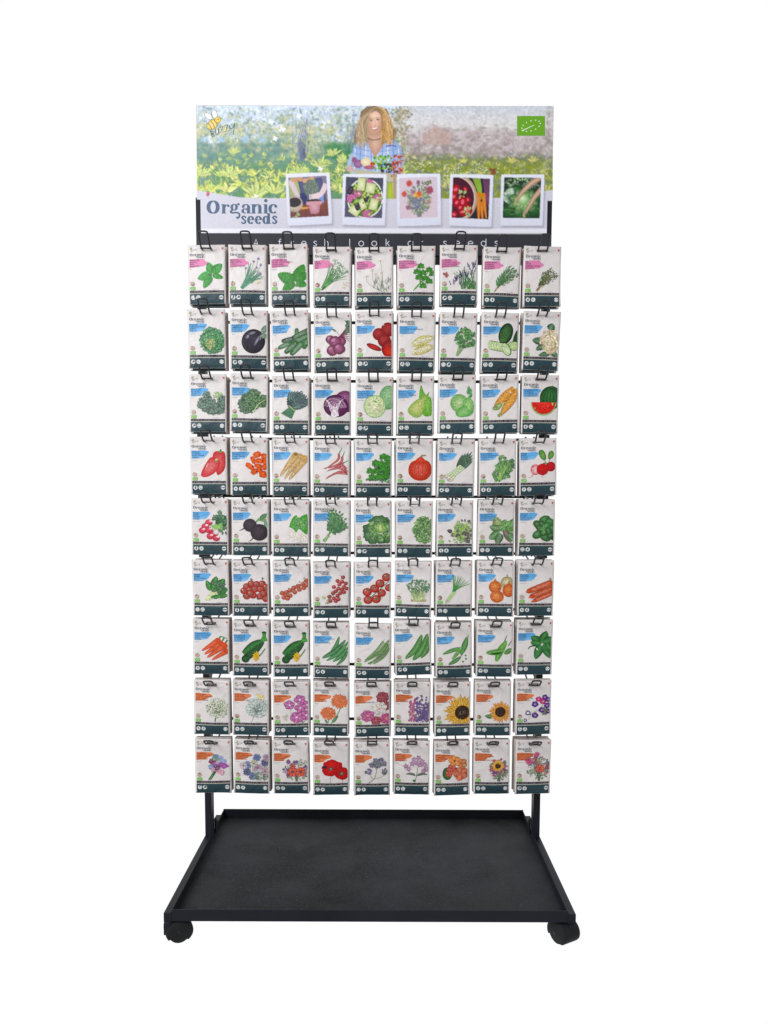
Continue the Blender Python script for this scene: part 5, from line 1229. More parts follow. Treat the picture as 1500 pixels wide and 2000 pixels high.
# tray base
yF, yK = -.338, .146
m = MB(); m.box(-.3868, .3868, yF, yK, .0480, .0505)
m.build('tray_floor', M_tray, rack)
m = MB(); m.box(-.3868, .3868, yF - .0022, yF, .0478, .0715, .0006); m.build('tray_front_lip', M_black, rack)
m = MB(); m.box(-.3868, .3868, yK, yK + .002, .0478, .0735); m.build('tray_back_lip', M_black, rack)
for s in (-1, 1):
    m = MB(); x0, x1 = sorted((s * .3870, s * .3850)); m.box(x0, x1, yF + .0003, yK - .0002, .0506, .0712); m.build('tray_side_lip', M_black, rack)
    m = MB(); x0, x1 = sorted((s * .3873, s * .4030)); m.box(x0, x1, yF - .001, yK - .012, .044, .0640, .0012); m.build('base_rail', M_black, rack)

def caster(x, y, yaw):
    e = bpy.data.objects.new('caster', None); COL.objects.link(e); e.parent = rack; e.location = (x, y, 0); e.rotation_euler = (0, 0, yaw)
    m = MB(); m.box(-.0075, .0075, -.0065, .0065, .034, .0435, .001); m.build('swivel_stem', M_black, e)
    # hood over the two wheels: arc shell extruded along the axle
    h = MB(); N = 20; rI, rO = .0245, .0268; cz = .0232
    prof = []
    for i in range(N + 1):
        a = math.radians(-32 + 218 * i / N); prof.append(a)
    rows_ = [(-.0218, .86), (-.0195, .97), (-.015, 1), (.015, 1), (.0195, .97), (.0218, .86)]
    angs = [math.radians(-52 + 262 * i / N) for i in range(N + 1)]
    for yy, q in rows_:
        for a in angs: h.v.append((rO * q * math.cos(a), yy, cz - .001 + rO * q * .86 * math.sin(a)))
    for k in range(len(rows_) - 1):
        for i in range(N):
            a = k * (N + 1) + i; h.f.append([a, a + N + 1, a + N + 2, a + 1])
    for yy, k in ((-.0218, 0), (.0218, len(rows_) - 1)):
        c0 = len(h.v); h.v.append((0, yy, cz)); a = k * (N + 1)
        for i in range(N): h.f.append([c0, a + i, a + i + 1] if k == 0 else [c0, a + i + 1, a + i])
    h.build('hood', M_rubber, e, True)
    for s in (-1, 1):
        w = MB(); w.lathe_y(0, s * .0125, .0222, [(.004, -.0075), (.0175, -.0078), (.0212, -.0065), (.0222, -.003), (.0222, .003), (.0212, .0065), (.0175, .0078), (.004, .0075)])
        wo = w.build('wheel', M_rubber, e, True)
        hbm = MB(); hbm.lathe_y(0, s * .0208, .0222, [(.006, -.0012), (.0062, .0006), (.004, .0012)], 16); hbm.build('wheel_hub', M_black, e, True)
    return e
for s in (-1, 1):
    m = MB(); x0, x1 = sorted((s * .4025, s * .390)); m.box(x0, x1, yF - .0035, yF - .0012, .020, .0440, .0005); m.build('corner_bracket', M_black, rack)
caster(-.380, -.318, .42); caster(.383, -.322, -1.05); caster(-.383, .11, .9); caster(.383, .11, -.5)

# ------------------------------------------------------------------ header artwork (photo pixel units on the board plane)
# The printed photograph is painted shape by shape into a colour grid (2 samples per unit), softened like a
# real print, and becomes the vertex colours of fine meshes lying on the board.
import numpy as np
YA = y0
def mb(x, y, off):
    X, Z = unproj(x, y, YA - off / 1000)
    return (X, YA - off / 1000, Z)
random.seed(21); rng = np.random.default_rng(4)
BX0, BY0, BX1, BY1 = 384.0, 206.0, 1080.0, 456.0
SS = 2; CW, CH = int((BX1 - BX0) * SS), int((BY1 - BY0) * SS)
def blur(a, sg):
    if sg <= 0: return a
    r = max(1, int(sg * 2.6)); k = np.exp(-.5 * (np.arange(-r, r + 1) / sg) ** 2); k /= k.sum()
    for ax in (0, 1):
        p = [(0, 0)] * a.ndim; p[ax] = (r, r); q = np.pad(a, p, mode='edge'); o = np.zeros_like(a)
        for i, w_ in enumerate(k):
            sl_ = [slice(None)] * a.ndim; sl_[ax] = slice(i, i + a.shape[ax]); o += w_ * q[tuple(sl_)]
        a = o
    return a
def vnoise(cell, stretch=1.0):
    """smooth noise, about 0 mean and unit deviation, with features of `cell` samples"""
    h, w_ = int(CH / cell) + 3, int(CW / (cell * stretch)) + 3
    g = rng.standard_normal((h, w_))
    yy = np.linspace(0, h - 1.001, CH); xx = np.linspace(0, w_ - 1.001, CW)
    yi, xi = yy.astype(int), xx.astype(int); fy, fx = yy - yi, xx - xi
    fy = fy * fy * (3 - 2 * fy); fx = fx * fx * (3 - 2 * fx)
    a_ = g[yi][:, xi] * (1 - fx) + g[yi][:, xi + 1] * fx; b_ = g[yi + 1][:, xi] * (1 - fx) + g[yi + 1][:, xi + 1] * fx
    return a_ * (1 - fy)[:, None] + b_ * fy[:, None]
def raster(A):
    C = np.zeros((CH, CW, 4)); V = [((x - BX0) * SS, (y - BY0) * SS) for x, y, k in A.v]
    for f in A.f:
        for t in range(1, len(f) - 1):
            i, j, k = f[0], f[t], f[t + 1]
            (x0_, y0_), (x1_, y1_), (x2_, y2_) = V[i], V[j], V[k]
            xa, xb = max(0, int(min(x0_, x1_, x2_))), min(CW, int(max(x0_, x1_, x2_)) + 2)
            ya, yb = max(0, int(min(y0_, y1_, y2_))), min(CH, int(max(y0_, y1_, y2_)) + 2)
            if xa >= xb or ya >= yb: continue
            D = (y1_ - y2_) * (x0_ - x2_) + (x2_ - x1_) * (y0_ - y2_)
            if abs(D) < 1e-6: continue
            X = np.arange(xa, xb) + .5; Y = (np.arange(ya, yb) + .5)[:, None]
            l0 = ((y1_ - y2_) * (X - x2_) + (x2_ - x1_) * (Y - y2_)) / D; l1 = ((y2_ - y0_) * (X - x2_) + (x0_ - x2_) * (Y - y2_)) / D; l2 = 1 - l0 - l1
            m = (l0 >= -.02) & (l1 >= -.02) & (l2 >= -.02)
            if not m.any(): continue
            ca, cb, cc_ = A.c[i], A.c[j], A.c[k]; sub = C[ya:yb, xa:xb]
            for q in range(3): sub[..., q][m] = (l0 * ca[q] + l1 * cb[q] + l2 * cc_[q])[m]
            sub[..., 3][m] = 1
    return C
IMG = np.zeros((CH, CW, 3)); LAB = np.zeros((CH, CW), int)
def over(A, sg, lab=None, op=1.0):
    global IMG
    C = raster(A); solid = C[..., 3] > .5
    if lab is not None: LAB[solid] = lab
    C = blur(C, sg); al = C[..., 3:4] * op
    IMG = IMG * (1 - al) + C[..., :3] * op
XX, YY = np.meshgrid(BX0 + np.arange(CW) / SS, BY0 + np.arange(CH) / SS)
def arr(c): return np.array(c)[None, None, :]
def lerp(a_, b_, t): t = np.clip(t, 0, 1)[..., None]; return a_ * (1 - t) + b_ * t
n8, n16, n30, n60, n4 = vnoise(8), vnoise(16), vnoise(30), vnoise(64), vnoise(4)
T_ = (YY - 206) / 182
left = lerp(arr(H('dfe9fa')), arr(H('b4c4c2')), T_ * 2.4 + n16 * .22 + n30 * .2)
left = lerp(left, arr(H('c3cba4')), (T_ - .16) * 3 + n16 * .4 + n8 * .3)
left = lerp(left, arr(H('7f9f92')), (T_ - .36) * 6 + n30 * .5 + n8 * .2)
left = lerp(left, arr(H('6f9a72')), (T_ - .56) * 8 + n8 * .3)
right = lerp(arr(H('d2d6e0')), arr(H('e0dedd')), T_ * 5)
right = lerp(right, arr(H('cbc0c2')), (T_ - .21) * 12 + n30 * .3)
right = lerp(right, arr(H('aca09e')), (T_ - .34) * 5 + n16 * .45 + n60 * .5)
right = lerp(right, arr(H('838a70')), (T_ - .5) * 14 + n16 * .3)
right = lerp(right, arr(H('8e9a48')), (T_ - .56) * 14 + n8 * .3)
IMG = lerp(left, right, (XX - 782 + n16 * 8) / 14)
# blurred tree foliage on the left: soft discs of sky, olive and blue green
A = Art()
for i in range(1500):
    x, y = U(384, 700), 206 + 92 * R() ** .9; t = (y - 206) / 92; d = noise.noise(Vector((x * .035, y * .05, 1)))
    if R() < .62 - t * .75 - d * .9: c = random.choice([H('eef4ff'), H('d2def2'), H('f8faff'), H('bccbe6')])
    else: c = random.choice([H('93a594'), H('b8c49c'), H('c9c68c'), H('7f97a2'), H('a3b59a'), H('6f8b86'), H('8fa27c')])
    A.blob(x, y, U(.9, 3.4), U(.9, 3), jit(c, .1), lt(c, .1), .35, 7)
over(A, 2.2, op=.9)
A = Art()
for i in range(150):
    x, y = U(384, 700), U(208, 262); a_ = U(-2.6, -.5); l_ = U(5, 16); A.stroke([(x, y), (x + l_ * math.cos(a_) * .6, y + l_ * math.sin(a_) * .4), (x + l_ * math.cos(a_), y + l_ * math.sin(a_))], 1, .4, jit(random.choice([H('8c9c98'), H('a5aca0'), H('76888c')]), .1), sm=False)
for i in range(420):
    x, y = U(384, 700), U(214, 296); A.blob(x, y, U(.6, 1.6), U(.5, 1.3), jit(random.choice([H('8c9f74'), H('b5bc80'), H('6f8674'), H('d0cf98'), H('7d9468')]), .15), None, .4, 6)
over(A, .9, op=.7)
A = Art()
for i in range(50): A.blob(U(384, 690), random.gauss(254, 4), U(2, 6), U(1.5, 3), H('e3d69c'), lt(H('e6d79a'), .3), .3, 8)
for x in (398, 433, 478, 513): A.blob(x, 273, 7, 6, H('a9c8e4'), H('bcd6f0'), .25, 9)
for x0, x1, cc_ in ((390, 448, '6f9490'), (468, 560, '6a908a'), (636, 690, '4f9468'), (640, 688, '3f8458')):
    for i in range(46): A.blob(U(x0, x1), U(280, 310), U(3, 7), U(2, 5), jit(H(cc_), .14), None, .35, 9)
over(A, 4.5, op=.85)
A = Art()
for i in range(7): A.stroke([(584 + i * 4, 314), (583 + i * 2.8, 272 + i * 5), (594 + i * 1.6, 232 + i * 7)], U(2.5, 5), 1.2, jit(random.choice([H('6f7690'), H('8c92a8'), H('565c78')]), .12))
for i in range(26): x = random.choice([575, 602, 684, 690]) + U(-6, 6); A.stroke([(x, U(240, 300)), (x + U(-4, 4), U(215, 250))], 1.3, .5, jit(H('8c98ac'), .15), sm=False)
for i in range(420): A.blob(random.gauss(783, 9), U(208, 318), U(1, 3.4), U(1, 3), jit(random.choice([H('b3a58c'), H('9aa07c'), H('c9bfae'), H('8a8474'), H('d6cfc4')]), .12), None, .35, 7)
over(A, 1.6)
A = Art()
for i in range(300): A.blob(U(800, 1079), U(250, 306), U(2, 7), U(.8, 2.6), jit(random.choice([H('cdc2c2'), H('b0a4a2'), H('d2c8c8'), H('a59a98'), H('dcd8da'), H('98948c')]), .06), None, .35, 8)
for i in range(4): x = (818, 875, 1002, 1046)[i]; A.stroke([(x, 302), (x + U(-2, 2), 238 + 10 * i)], 1.2, .6, H('8c8688'), sm=False)
A.fan([(826, 262), (850, 246), (880, 262), (880, 282), (826, 282)], H('c4aaa2'), H('c9b2aa'))
for i in range(160): A.blob(U(1066, 1080), U(208, 330), U(1, 3), U(1, 3), jit(random.choice([H('b5aaa4'), H('8f8a80'), H('cfc8c8')]), .1), None, .3, 6)
over(A, 2.6, op=.8)
# crop rows, back to front: small and soft far away, larger and crisper near
def sprig(A, x, y, s, c):
    for k in range(random.randint(4, 7)):
        a_ = -PI / 2 + U(-1.3, 1.3); q = jit(c, .16); A.leaf(x + U(-2, 2), y + U(-2, 2), s * U(.5, 1.2), s * U(.14, .3), a_, q, lt(q, .28), n=5, bend=U(-.7, .7))
for band in range(5):
    A = Art(); ylo = 303 + band * 17
    for i in range(230 - band * 25):
        x = U(380, 1083); y = ylo + U(0, 24)
        if 692 < x < 782 and band < 4: continue
        lf = x < 790; s = (7 + band * 3.4) if lf else (6 + band * 2.2); dark = R() < .36
        if lf: c = random.choice([H('477f54'), H('35684c'), H('5f9454'), H('4c8468')]) if dark else random.choice([H('c8d250'), H('dce468'), H('a8c44c'), H('ecec88'), H('b8cc5c')])
        else: c = random.choice([H('56703a'), H('6a8046'), H('485c3a')]) if dark else random.choice([H('bcbc44'), H('a2ac44'), H('d0c850'), H('8c9c40'), H('c9c870')])
        sprig(A, x, y, s, c)
    if band == 2:
        for i in range(150): A.ell(U(800, 975), U(314, 348), U(.5, 1.5), U(.5, 1.3), lt(H('e3e6d0'), R() * .5), n=6)
    over(A, (1.6, 1.1, .8, .7, .6)[band], op=.95)
A = Art()
for x, y, s in ((500, 384, 44), (447, 346, 28), (456, 300, 18), (536, 378, 32), (398, 344, 26), (652, 302, 20), (625, 326, 28), (583, 344, 26), (620, 372, 20), (838, 380, 24), (940, 372, 18), (905, 318, 14), (1000, 318, 16), (1040, 316, 14), (668, 318, 22)):
    c0 = H('ccda6c') if x < 790 else H('cfc848')
    for k in range(7): a_ = -PI / 2 + (k - 3) * .36 + U(-.14, .14); c = jit(c0, .16); A.leaf(x, y, s * U(.6, 1), s * U(.14, .24), a_, c, lt(c, .35), n=8, bend=U(-.5, .5))
A.stroke([(600, 312), (599, 275), (597, 262)], 1, .8, H('c8d478')); A.stroke([(597, 282), (589, 268)], 1, .6, H('c8d478'), sm=False); A.stroke([(600, 277), (608, 264)], 1, .6, H('c8d478'), sm=False)
for x, y, s in ((530, 238, 4.2), (552, 252, 4.8), (538, 270, 3.8), (584, 226, 4.2), (500, 383, 3.4), (626, 329, 4)):
    for a_ in (0, 1.3, 2.6, 4): A.ell(x + s * .7 * math.cos(a_), y + s * .7 * math.sin(a_), s * .75, s * .45, H('f2f6fb'), rot=a_)
for k in range(4): A.leaf(962, 336, 11 - k, 6, -2.2 + k * 1.3, H('7a5a34'), H('a5604c'), n=5)
over(A, .9)
IMG *= (1 + .07 * n8 + .05 * n4 + .04 * vnoise(2))[..., None]
LAB[:] = 0
# the person holding a crate of vegetables
A = Art()
hair = H('bda88c'); hg = H('e4bc86')
A.fan([(693, 284), (692, 268), (696, 250), (702, 236), (705, 218), (717, 208), (733, 206.5), (747, 210), (757, 224), (764, 240), (771, 254), (769, 272), (756, 284), (742, 288), (716, 294), (702, 290)], H('8a745c'), hair, (730, 245))
A.fan([(689, 345), (688, 300), (691, 284), (706, 276), (728, 280), (748, 282), (766, 272), (778, 280), (785, 296), (788, 345)], H('9cb4dc'), H('ced9ee'), (738, 312))
for i in range(9): A.stroke([(694 + i * 10.5, 284 + abs(i - 4)), (693 + i * 10.8, 312), (692 + i * 11, 344)], 1.5, 1.5, H('7494d0') if i % 2 else H('eef2fa'))
for i in range(5): A.stroke([(691, 288 + i * 11), (738, 296 + i * 11), (786, 288 + i * 11)], 1.3, 1.3, H('86a2d6'))
A.stroke([(754, 286), (764, 284), (774, 286)], 2.5, 2, H('4a6cb8'))
A.fan([(717, 260), (750, 258), (747, 286), (732, 309), (721, 286)], H('bf9a86'), H('e2bfab'))
A.stroke([(717, 269), (731, 273.5), (746, 269)], 1.6, 1.6, H('54423e')); A.stroke([(720, 272), (731, 279), (744, 272)], .5, .5, H('8c6a58')); A.ell(731, 280, 1, 1, H('f0e8d0'), n=6)
def wavy(P, am, w, c):
    Q = smooth_path(P, 6); ph = U(0, 6); Q = [(x + am * math.sin(i * .62 + ph) * min(1, i / 8), y) for i, (x, y) in enumerate(Q)]
    A.stroke(Q, w, w * .5, c, sm=False)
for i in range(60):
    t = R(); wavy([(746 + 8 * t, 213), (748 + 14 * t, 236), (748 + 20 * t + U(-3, 3), 256), (747 + 18 * t + U(-4, 4), U(264, 286))], 2.0, 1.9, jit(random.choice([hg, H('b08450'), H('8c6a48'), H('e0bc8a'), H('c8965a')]), .12))
A.ell(731.8, 240, 13.2, 23.6, H('c69a84'), H('f2d2bf'), rot=.1, off=(.1, -.1))
A.fan([(723, 222), (734, 217), (742, 223), (743, 231), (724, 231)], H('e8c2ac'), H('f4d8c8'))
A.stroke([(743.5, 236), (742.6, 250), (736, 261)], 2.4, 1.4, H('cfa08a'))
for x, y in ((725, 235.6), (737.6, 234)):
    A.stroke([(x - 3.6, y - 3.2), (x, y - 4.4), (x + 3.8, y - 3.2)], 1.1, .7, H('8a6a54')); A.ell(x, y, 2.5, 1.0, H('c8b0a2'), n=9); A.ell(x, y, 1.4, 1, H('4a382e'), n=8); A.stroke([(x - 2.8, y - .7), (x, y - 1.4), (x + 2.8, y - .5)], .9, .7, H('54402f'))
A.stroke([(732.4, 236), (733.8, 242), (731.4, 244.4)], 1.0, .8, H('d0a088')); A.stroke([(729.5, 245), (732.5, 245.6), (735, 244.6)], .8, .8, H('b88670'), sm=False)
A.fan([(723.4, 248.2), (730, 249.4), (739.6, 246.2), (736.4, 253), (729.6, 255.2)], H('b4645c'), H('b4645c')); A.fan([(725, 249.2), (730, 250.2), (738.2, 247.6), (735, 251.4), (729.6, 252.8)], H('fbf8f4'), H('fbf8f4'))
A.ell(723.4, 244, 2.6, 2.2, H('e2a894')); A.ell(740, 242.6, 2.6, 2.2, H('e8b09c')); A.stroke([(722, 246), (722.6, 249), (724, 251)], .6, .5, H('c08a76')); A.stroke([(741, 244), (741, 248), (739, 250)], .6, .5, H('c08a76'))
for i in range(170):
    lf = R() < .72; t = R()
    if lf: P = [(736 - 8 * t, 208.5 + 3 * t), (724 - 13 * t, 218 + 8 * t), (717 - 19 * t + U(-2, 2), 243), (714 - 18 * t + U(-4, 5), U(262, 292))]
    else: P = [(736 + 6 * t, 208 + 2 * t), (748 + 7 * t, 219), (751 + 13 * t + U(-2, 2), 242), (752 + 15 * t + U(-4, 4), U(256, 284))]
    c = jit(random.choice([hair, H('7c6650'), H('cbb494'), H('a89074'), H('9c886c'), H('dcc8ac')] if lf else [hg, H('c49a68'), H('f2dcb8'), H('a07e5c'), H('d8b080'), H('e8c898')]), .1)
    wavy(P, 1.7 if t > .3 else .8, 1.2, c)
A.stroke([(690, 300), (682, 324), (694, 340)], 8, 6, H('b7c6e0')); A.ell(684, 330, 8, 6, H('cfaeae'), H('e2c8c4'), rot=.3); A.ell(782, 334, 6, 9, H('b9a2a0'), H('d8b8a8'))
for k in range(3): A.stroke([(678 + k * 4, 327), (680 + k * 4, 333)], .8, .6, H('a8848c'), sm=False)
A.fan([(692, 330), (770, 340), (782, 342), (782, 391), (692, 391)], H('bdb9a4'), H('cfccb8')); A.stroke([(755, 356), (782, 356)], .8, .8, H('6a6050'), sm=False)
A.fan([(755, 357), (766, 357), (768, 391), (755, 391)], H('a8bc48'), H('c0cc58')); A.rect(768, 342, 773, 391, H('b4a088'), st=60)
A.ell(700, 320, 9, 8, H('8f5c84'), H('b088ac')); A.ell(692, 312, 5, 6, H('9c6488')); A.ell(715, 316, 10, 8, H('e2d0a4'), H('f2ead2')); A.ell(722, 327, 11, 4, H('a8546c'), H('c87c8c')); A.ell(728, 320, 5, 4, H('cf4034'))
for i in range(110): A.blob(random.gauss(748, 10), U(304, 332), U(1, 2.6), U(1, 2.6), jit(random.choice([H('4f9a38'), H('8cc040'), H('3c7c38'), H('a4cc54')]), .15), None, .4, 8)
for i in range(40): A.blob(U(744, 772), U(320, 338), U(1, 2.8), U(1, 2.8), jit(H('3f3450'), .25), None, .4, 8)
for i in range(70): A.blob(U(764, 785), U(304, 344), U(1, 2.8), U(1, 2.8), jit(random.choice([H('c86440'), H('a04a50'), H('d88860'), H('7a3a50')]), .15), None, .4, 8)
over(A, .95, 2)
# lower pale panel with curved top edge
A = Art(); A.k += 1
def top_edge(x):
    if x < 500: t = (x - 384) / 116; return 373 + 14 * math.sin(t * PI / 2)
    return 387 + 2 * math.sin((x - 500) / 150) - max(0, (x - 1010)) * .19
A.fan([(383 + 698 * i / 58, top_edge(384 + 696 * i / 58)) for i in range(59)] + [(1082, 447), (383, 447)], H('d3d1de'), H('d1cfda'), (731, 430), False)
A.rect(383, 446.5, 1081, 457, H('eceaf4'), st=400); over(A, .6, 1)
# instant photographs printed along the board
def pol(x0, y0, x1, y1, sk, fn, dx, lab):
    global IMG
    w_, h = x1 - x0, y1 - y0
    def T(u, v): return (x0 + u * w_ + dx * v, y0 + v * h + sk * u)
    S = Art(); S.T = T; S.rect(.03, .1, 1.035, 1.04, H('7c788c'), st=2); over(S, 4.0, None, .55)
    A = Art(); A.T = T; A.rect(0, 0, 1, 1, H('e9ebf6'), H('e1e3f1'), st=2); A.T = None
    B = Art((0, 0, 100, 100)); fn(B); b = len(A.v)
    for x, y, k in B.v:
        X, Y = T(.055 + x / 100 * .885, .06 + y / 100 * .80); A.v.append((X, Y, 0))
    A.c += B.c; A.f += [[b + i for i in f] for f in B.f]
    over(A, .85, lab)
def q_pot(A):
    A.rect(0, 0, 100, 100, H('8a86a0'), H('8a5c50'), st=30); A.rect(0, 60, 100, 100, H('8f5a44'), H('7a4c50'), st=30)
    for i in range(6): A.stroke([(i * 20, 100), (i * 18 + 4, 64)], 1.2, 1, H('4a2c30'), sm=False)
    A.blob(16, 26, 22, 30, H('9aa874'), H('b8c08c')); A.stroke([(4, 6), (16, 34), (24, 52)], 14, 9, H('dcc8d0')); A.fan([(24, 8), (88, 4), (96, 60), (70, 66), (34, 64)], H('545878'), H('7b80a0')); A.rect(76, 44, 90, 66, H('8ca4d8'), st=20); A.rect(28, 40, 46, 68, H('3c4470'), st=20)
    for i in range(6): A.blob(12 + i * 10, 6 + U(-3, 3), 6, 6, jit(H('d8a888'), .1), None, .3, 8)
    clump(A, 58, 34, 18, 24, 120, 9, [H('4c6a50'), H('6a8a60'), H('384c44')], 'leaf', None, -PI / 2)
    A.stroke([(98, 20), (84, 44), (60, 52)], 14, 10, H('e6d2d8')); [A.stroke([(78, 42 + i * 5), (62, 46 + i * 5), (52, 46 + i * 4.4)], 4, 3, jit(H('ecd8dc'), .04)) for i in range(4)]
    A.ell(64, 62, 20, 6, H('3a3438')); A.fan([(46, 62), (82, 62), (76, 90), (68, 94), (54, 92)], H('bc8896'), H('dcb0b8')); A.rect(44, 62, 84, 70, H('d4a4ac'), st=20)
    A.ell(12, 66, 22, 20, H('b8a89a'), H('d8c8bc')); A.ell(12, 62, 18, 12, H('3a3238')); clump(A, 8, 94, 12, 7, 18, 8, [H('7a9a54'), H('9cb46c')]); A.stroke([(30, 78), (48, 77)], 5, 4, H('e2a868'), sm=False)
def q_salad(A):
    A.rect(0, 0, 100, 100, H('4e5062'), H('5c5c70'), st=30); A.ell(53, 52, 48, 50, H('eef0ee')); A.ell(53, 52, 45, 47, H('5c7a3c'), H('86a05c'))
    def greens(n):
        for i in range(n): a = U(0, 6.3); q = 44 * math.sqrt(R()); A.blob(53 + q * math.cos(a), 52 + q * math.sin(a), U(2, 5), U(1.5, 3.5), jit(random.choice([H('5a8a34'), H('9cbc54'), H('cfd8a0'), H('33582c'), H('3f6a34')]), .2), None, .35, 8, rot=a)
    greens(150)
    for x, y, r in ((33, 40, 12), (16, 54, 13), (86, 52, 12), (60, 91, 12), (63, 13, 11)):
        for k in range(6): A.ell(x, y, r * (1 - k * .16), r * (1 - k * .16) * .94, jit(H('9c2464') if k % 2 == 0 else H('e0a0c8'), .08), n=16)
    for x, y, w, h, r in ((42, 17, 11, 17, .12), (67, 26, 13, 13, .2), (46, 67, 9, 14, -.45), (77, 67, 11, 15, .25), (26, 84, 15, 11, .6)):
        P = [(x + (a * w * math.cos(r) - b * h * math.sin(r)), y + (a * w * math.sin(r) + b * h * math.cos(r))) for a, b in ((-1, -.9), (.9, -1), (1, .9), (-.9, 1))]
        A.fan([(u + 2, v + 2) for u, v in P], H('4c6030'), H('4c6030')); A.fan(P, H('c6cc98'), H('eef0cc')); A.stroke([P[1], P[2]], 1.6, 1.6, H('8cae54'), sm=False)
    for x, y, q in ((57, 50, .2), (33, 72, -.2), (13, 33, .5)): A.ell(x, y, 7, 12, H('241c30'), H('4a3c5c'), rot=q); [A.ell(x, y, 4 - k, 8 - 2 * k, H('7c6478') if k % 2 else H('2c2038'), rot=q) for k in range(3)]
    for x, y in ((24, 28), (28, 22), (48, 44), (53, 48), (87, 32), (82, 26), (90, 38), (66, 92), (52, 40), (20, 70), (70, 46)): A.ell(x, y, 3.6, 3.4, H('90a83c'), H('e2ecA0'.lower()), n=10)
    A.leaf(22, 62, 20, 11, -.3, H('6fa040'), H('b4d078')); greens(14)
def q_bouquet(A):
    A.rect(0, 0, 100, 100, H('d8cbd6'), H('dccad4'), st=30)
    bunch(A, 52, 98, 50, 30, 40, 74, 2, 1, [H('6a8060'), H('8c9c74'), H('4c6450')])
    clump(A, 52, 56, 26, 34, 190, 9, [H('7a8c60'), H('54704c'), H('9aa878'), H('6c6a90'), H('c8c0a4')], 'leaf')
    clump(A, 44, 60, 9, 14, 40, 7, [H('54508c'), H('6a64a0')]); clump(A, 50, 42, 10, 6, 16, 7, [H('e8c43c'), H('e87a3c')], 'ball')
    for x, y, r, c in ((26, 14, 9, 'd84434'), (12, 40, 8, 'd8503c'), (80, 32, 11, 'a82c5c'), (52, 40, 7, 'e0602c'), (50, 12, 6, '8c4c78'), (22, 74, 7, 'a05c74'), (76, 62, 7, 'b08c84'), (36, 36, 6, 'a86c9c')): flower(A, x, y, r, 9, H(c), dk(H(c), .6), .3, .5)
    for i in range(30): A.blob(U(60, 84), U(8, 20), 2.4, 2, jit(H('7c8468'), .15), None, .3, 7)
def q_tomcar(A):
    A.rect(0, 0, 100, 100, H('2c2a38'), H('262430'), st=30)
    for i in range(7): A.stroke([(54 + i * 3, 0), (66 + i * 2, 26), (78, 52)], 2.4, 1.8, jit(H('7aa03c'), .2), H('a8c860'))
    for i in range(4): A.stroke([(82 + i * 5, 0), (90 + i * 3, 40), (99, 70)], 3.2, 3, H('6a3a5c'), H('8a5a7c'))
    for x, y, x1, y1, w in ((70, 40, 74, 100, 15), (84, 40, 94, 98, 12), (80, 62, 84, 104, 12)): root(A, x, y, x1, y1, w, H('e08a34'), False)
    A.ell(6, 52, 62, 62, H('b8a08c')); A.ell(6, 52, 57, 57, H('d8c4b0')); A.ell(6, 52, 53, 53, H('4c1c30'), H('5c2438'))
    for x, y, r in ((8, 30, 13), (34, 28, 7), (4, 48, 11), (28, 60, 15), (12, 62, 12), (42, 78, 15), (28, 84, 12), (6, 92, 10), (42, 54, 8), (22, 74, 10)): A.ell(x, y, r, r * .85, H('94202c'), H('d83c40'), rot=U(0, 3)); A.ell(x, y, r * .45, r * .3, H('e87c8c'), rot=U(0, 3))
    for x, y in ((26, 40), (44, 82)): clump(A, x, y, 7, 6, 12, 8, [H('8fb45c'), H('b8d488')], 'leaf')
def q_cabbage(A):
    A.rect(0, 0, 100, 100, H('1f3c28'), H('24442c'), st=30)
    clump(A, 50, 12, 50, 14, 90, 9, [H('4f7840'), H('2c5438'), H('9cb87c'), H('1f4030')])
    for x, y, rx, ry, r in ((14, 84, 22, 16, .3), (50, 92, 30, 12, 0), (88, 80, 20, 16, -.3), (90, 48, 14, 16, 0), (30, 30, 20, 12, -.3)): A.blob(x, y, rx, ry, H('1c4426'), H('3c7038'), .14, 22, rot=r); A.stroke([(x - rx, y), (x, y - ry * .3), (x + rx, y)], 1.2, .6, H('7ca868'))
    clump(A, 20, 46, 19, 19, 120, 8, [H('8cb494'), H('c8dcc4'), H('5c8c64'), H('e0ead8')], 'curl', H('5c8c64'))
    for k in range(3):
        for i in range(9 - k): a = i * 6.28 / (9 - k) + k * .5 + U(-.15, .15); r = 27 - k * 8; c = jit((H('3f7c38'), H('6aa04c'), H('94bf70'))[k], .14); A.blob(54 + r * math.cos(a), 60 + r * .8 * math.sin(a), 15 - k * 2.5, 11 - k * 2, dk(c, .6), lt(c, .25), .15, 16, rot=a); A.stroke([(54 + 8 * math.cos(a), 58 + 7 * math.sin(a)), (54 + (r + 9) * math.cos(a), 60 + (r + 6) * .8 * math.sin(a))], 1.2, .3, H('cfe2b0'), sm=False)
    A.ell(54, 54, 15, 14, H('7fae68'), H('e4f0d0'), off=(-.2, -.3)); A.arc(54, 56, 12, 10, 200, 330, .8, 1, H('9cc484'))
    for P, w in (([(104, -6), (74, 14), (52, 34), (38, 54)], 17), ([(104, 26), (86, 46), (74, 64), (62, 86)], 15)):
        A.stroke(P, w, w * .45, H('a07c68'), H('dcc0a8')); x, y = P[-1]
        for k in range(4): A.stroke([(x + 3 - k, y - 7 + k), (x - 2 - k * 1.6, y + 2 + k * 2), (x - 4 + k, y + 9 + k)], 3.2, 2, H('b08a74'), H('dcc0aa'))
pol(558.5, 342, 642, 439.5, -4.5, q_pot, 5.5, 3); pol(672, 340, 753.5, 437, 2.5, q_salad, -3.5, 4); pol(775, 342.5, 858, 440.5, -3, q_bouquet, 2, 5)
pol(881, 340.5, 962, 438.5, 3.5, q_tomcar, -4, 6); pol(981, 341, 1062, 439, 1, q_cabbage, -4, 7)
IMG *= (1 + .025 * vnoise(2) + .02 * vnoise(5))[..., None]
IMG = np.clip(IMG, 0, 1)
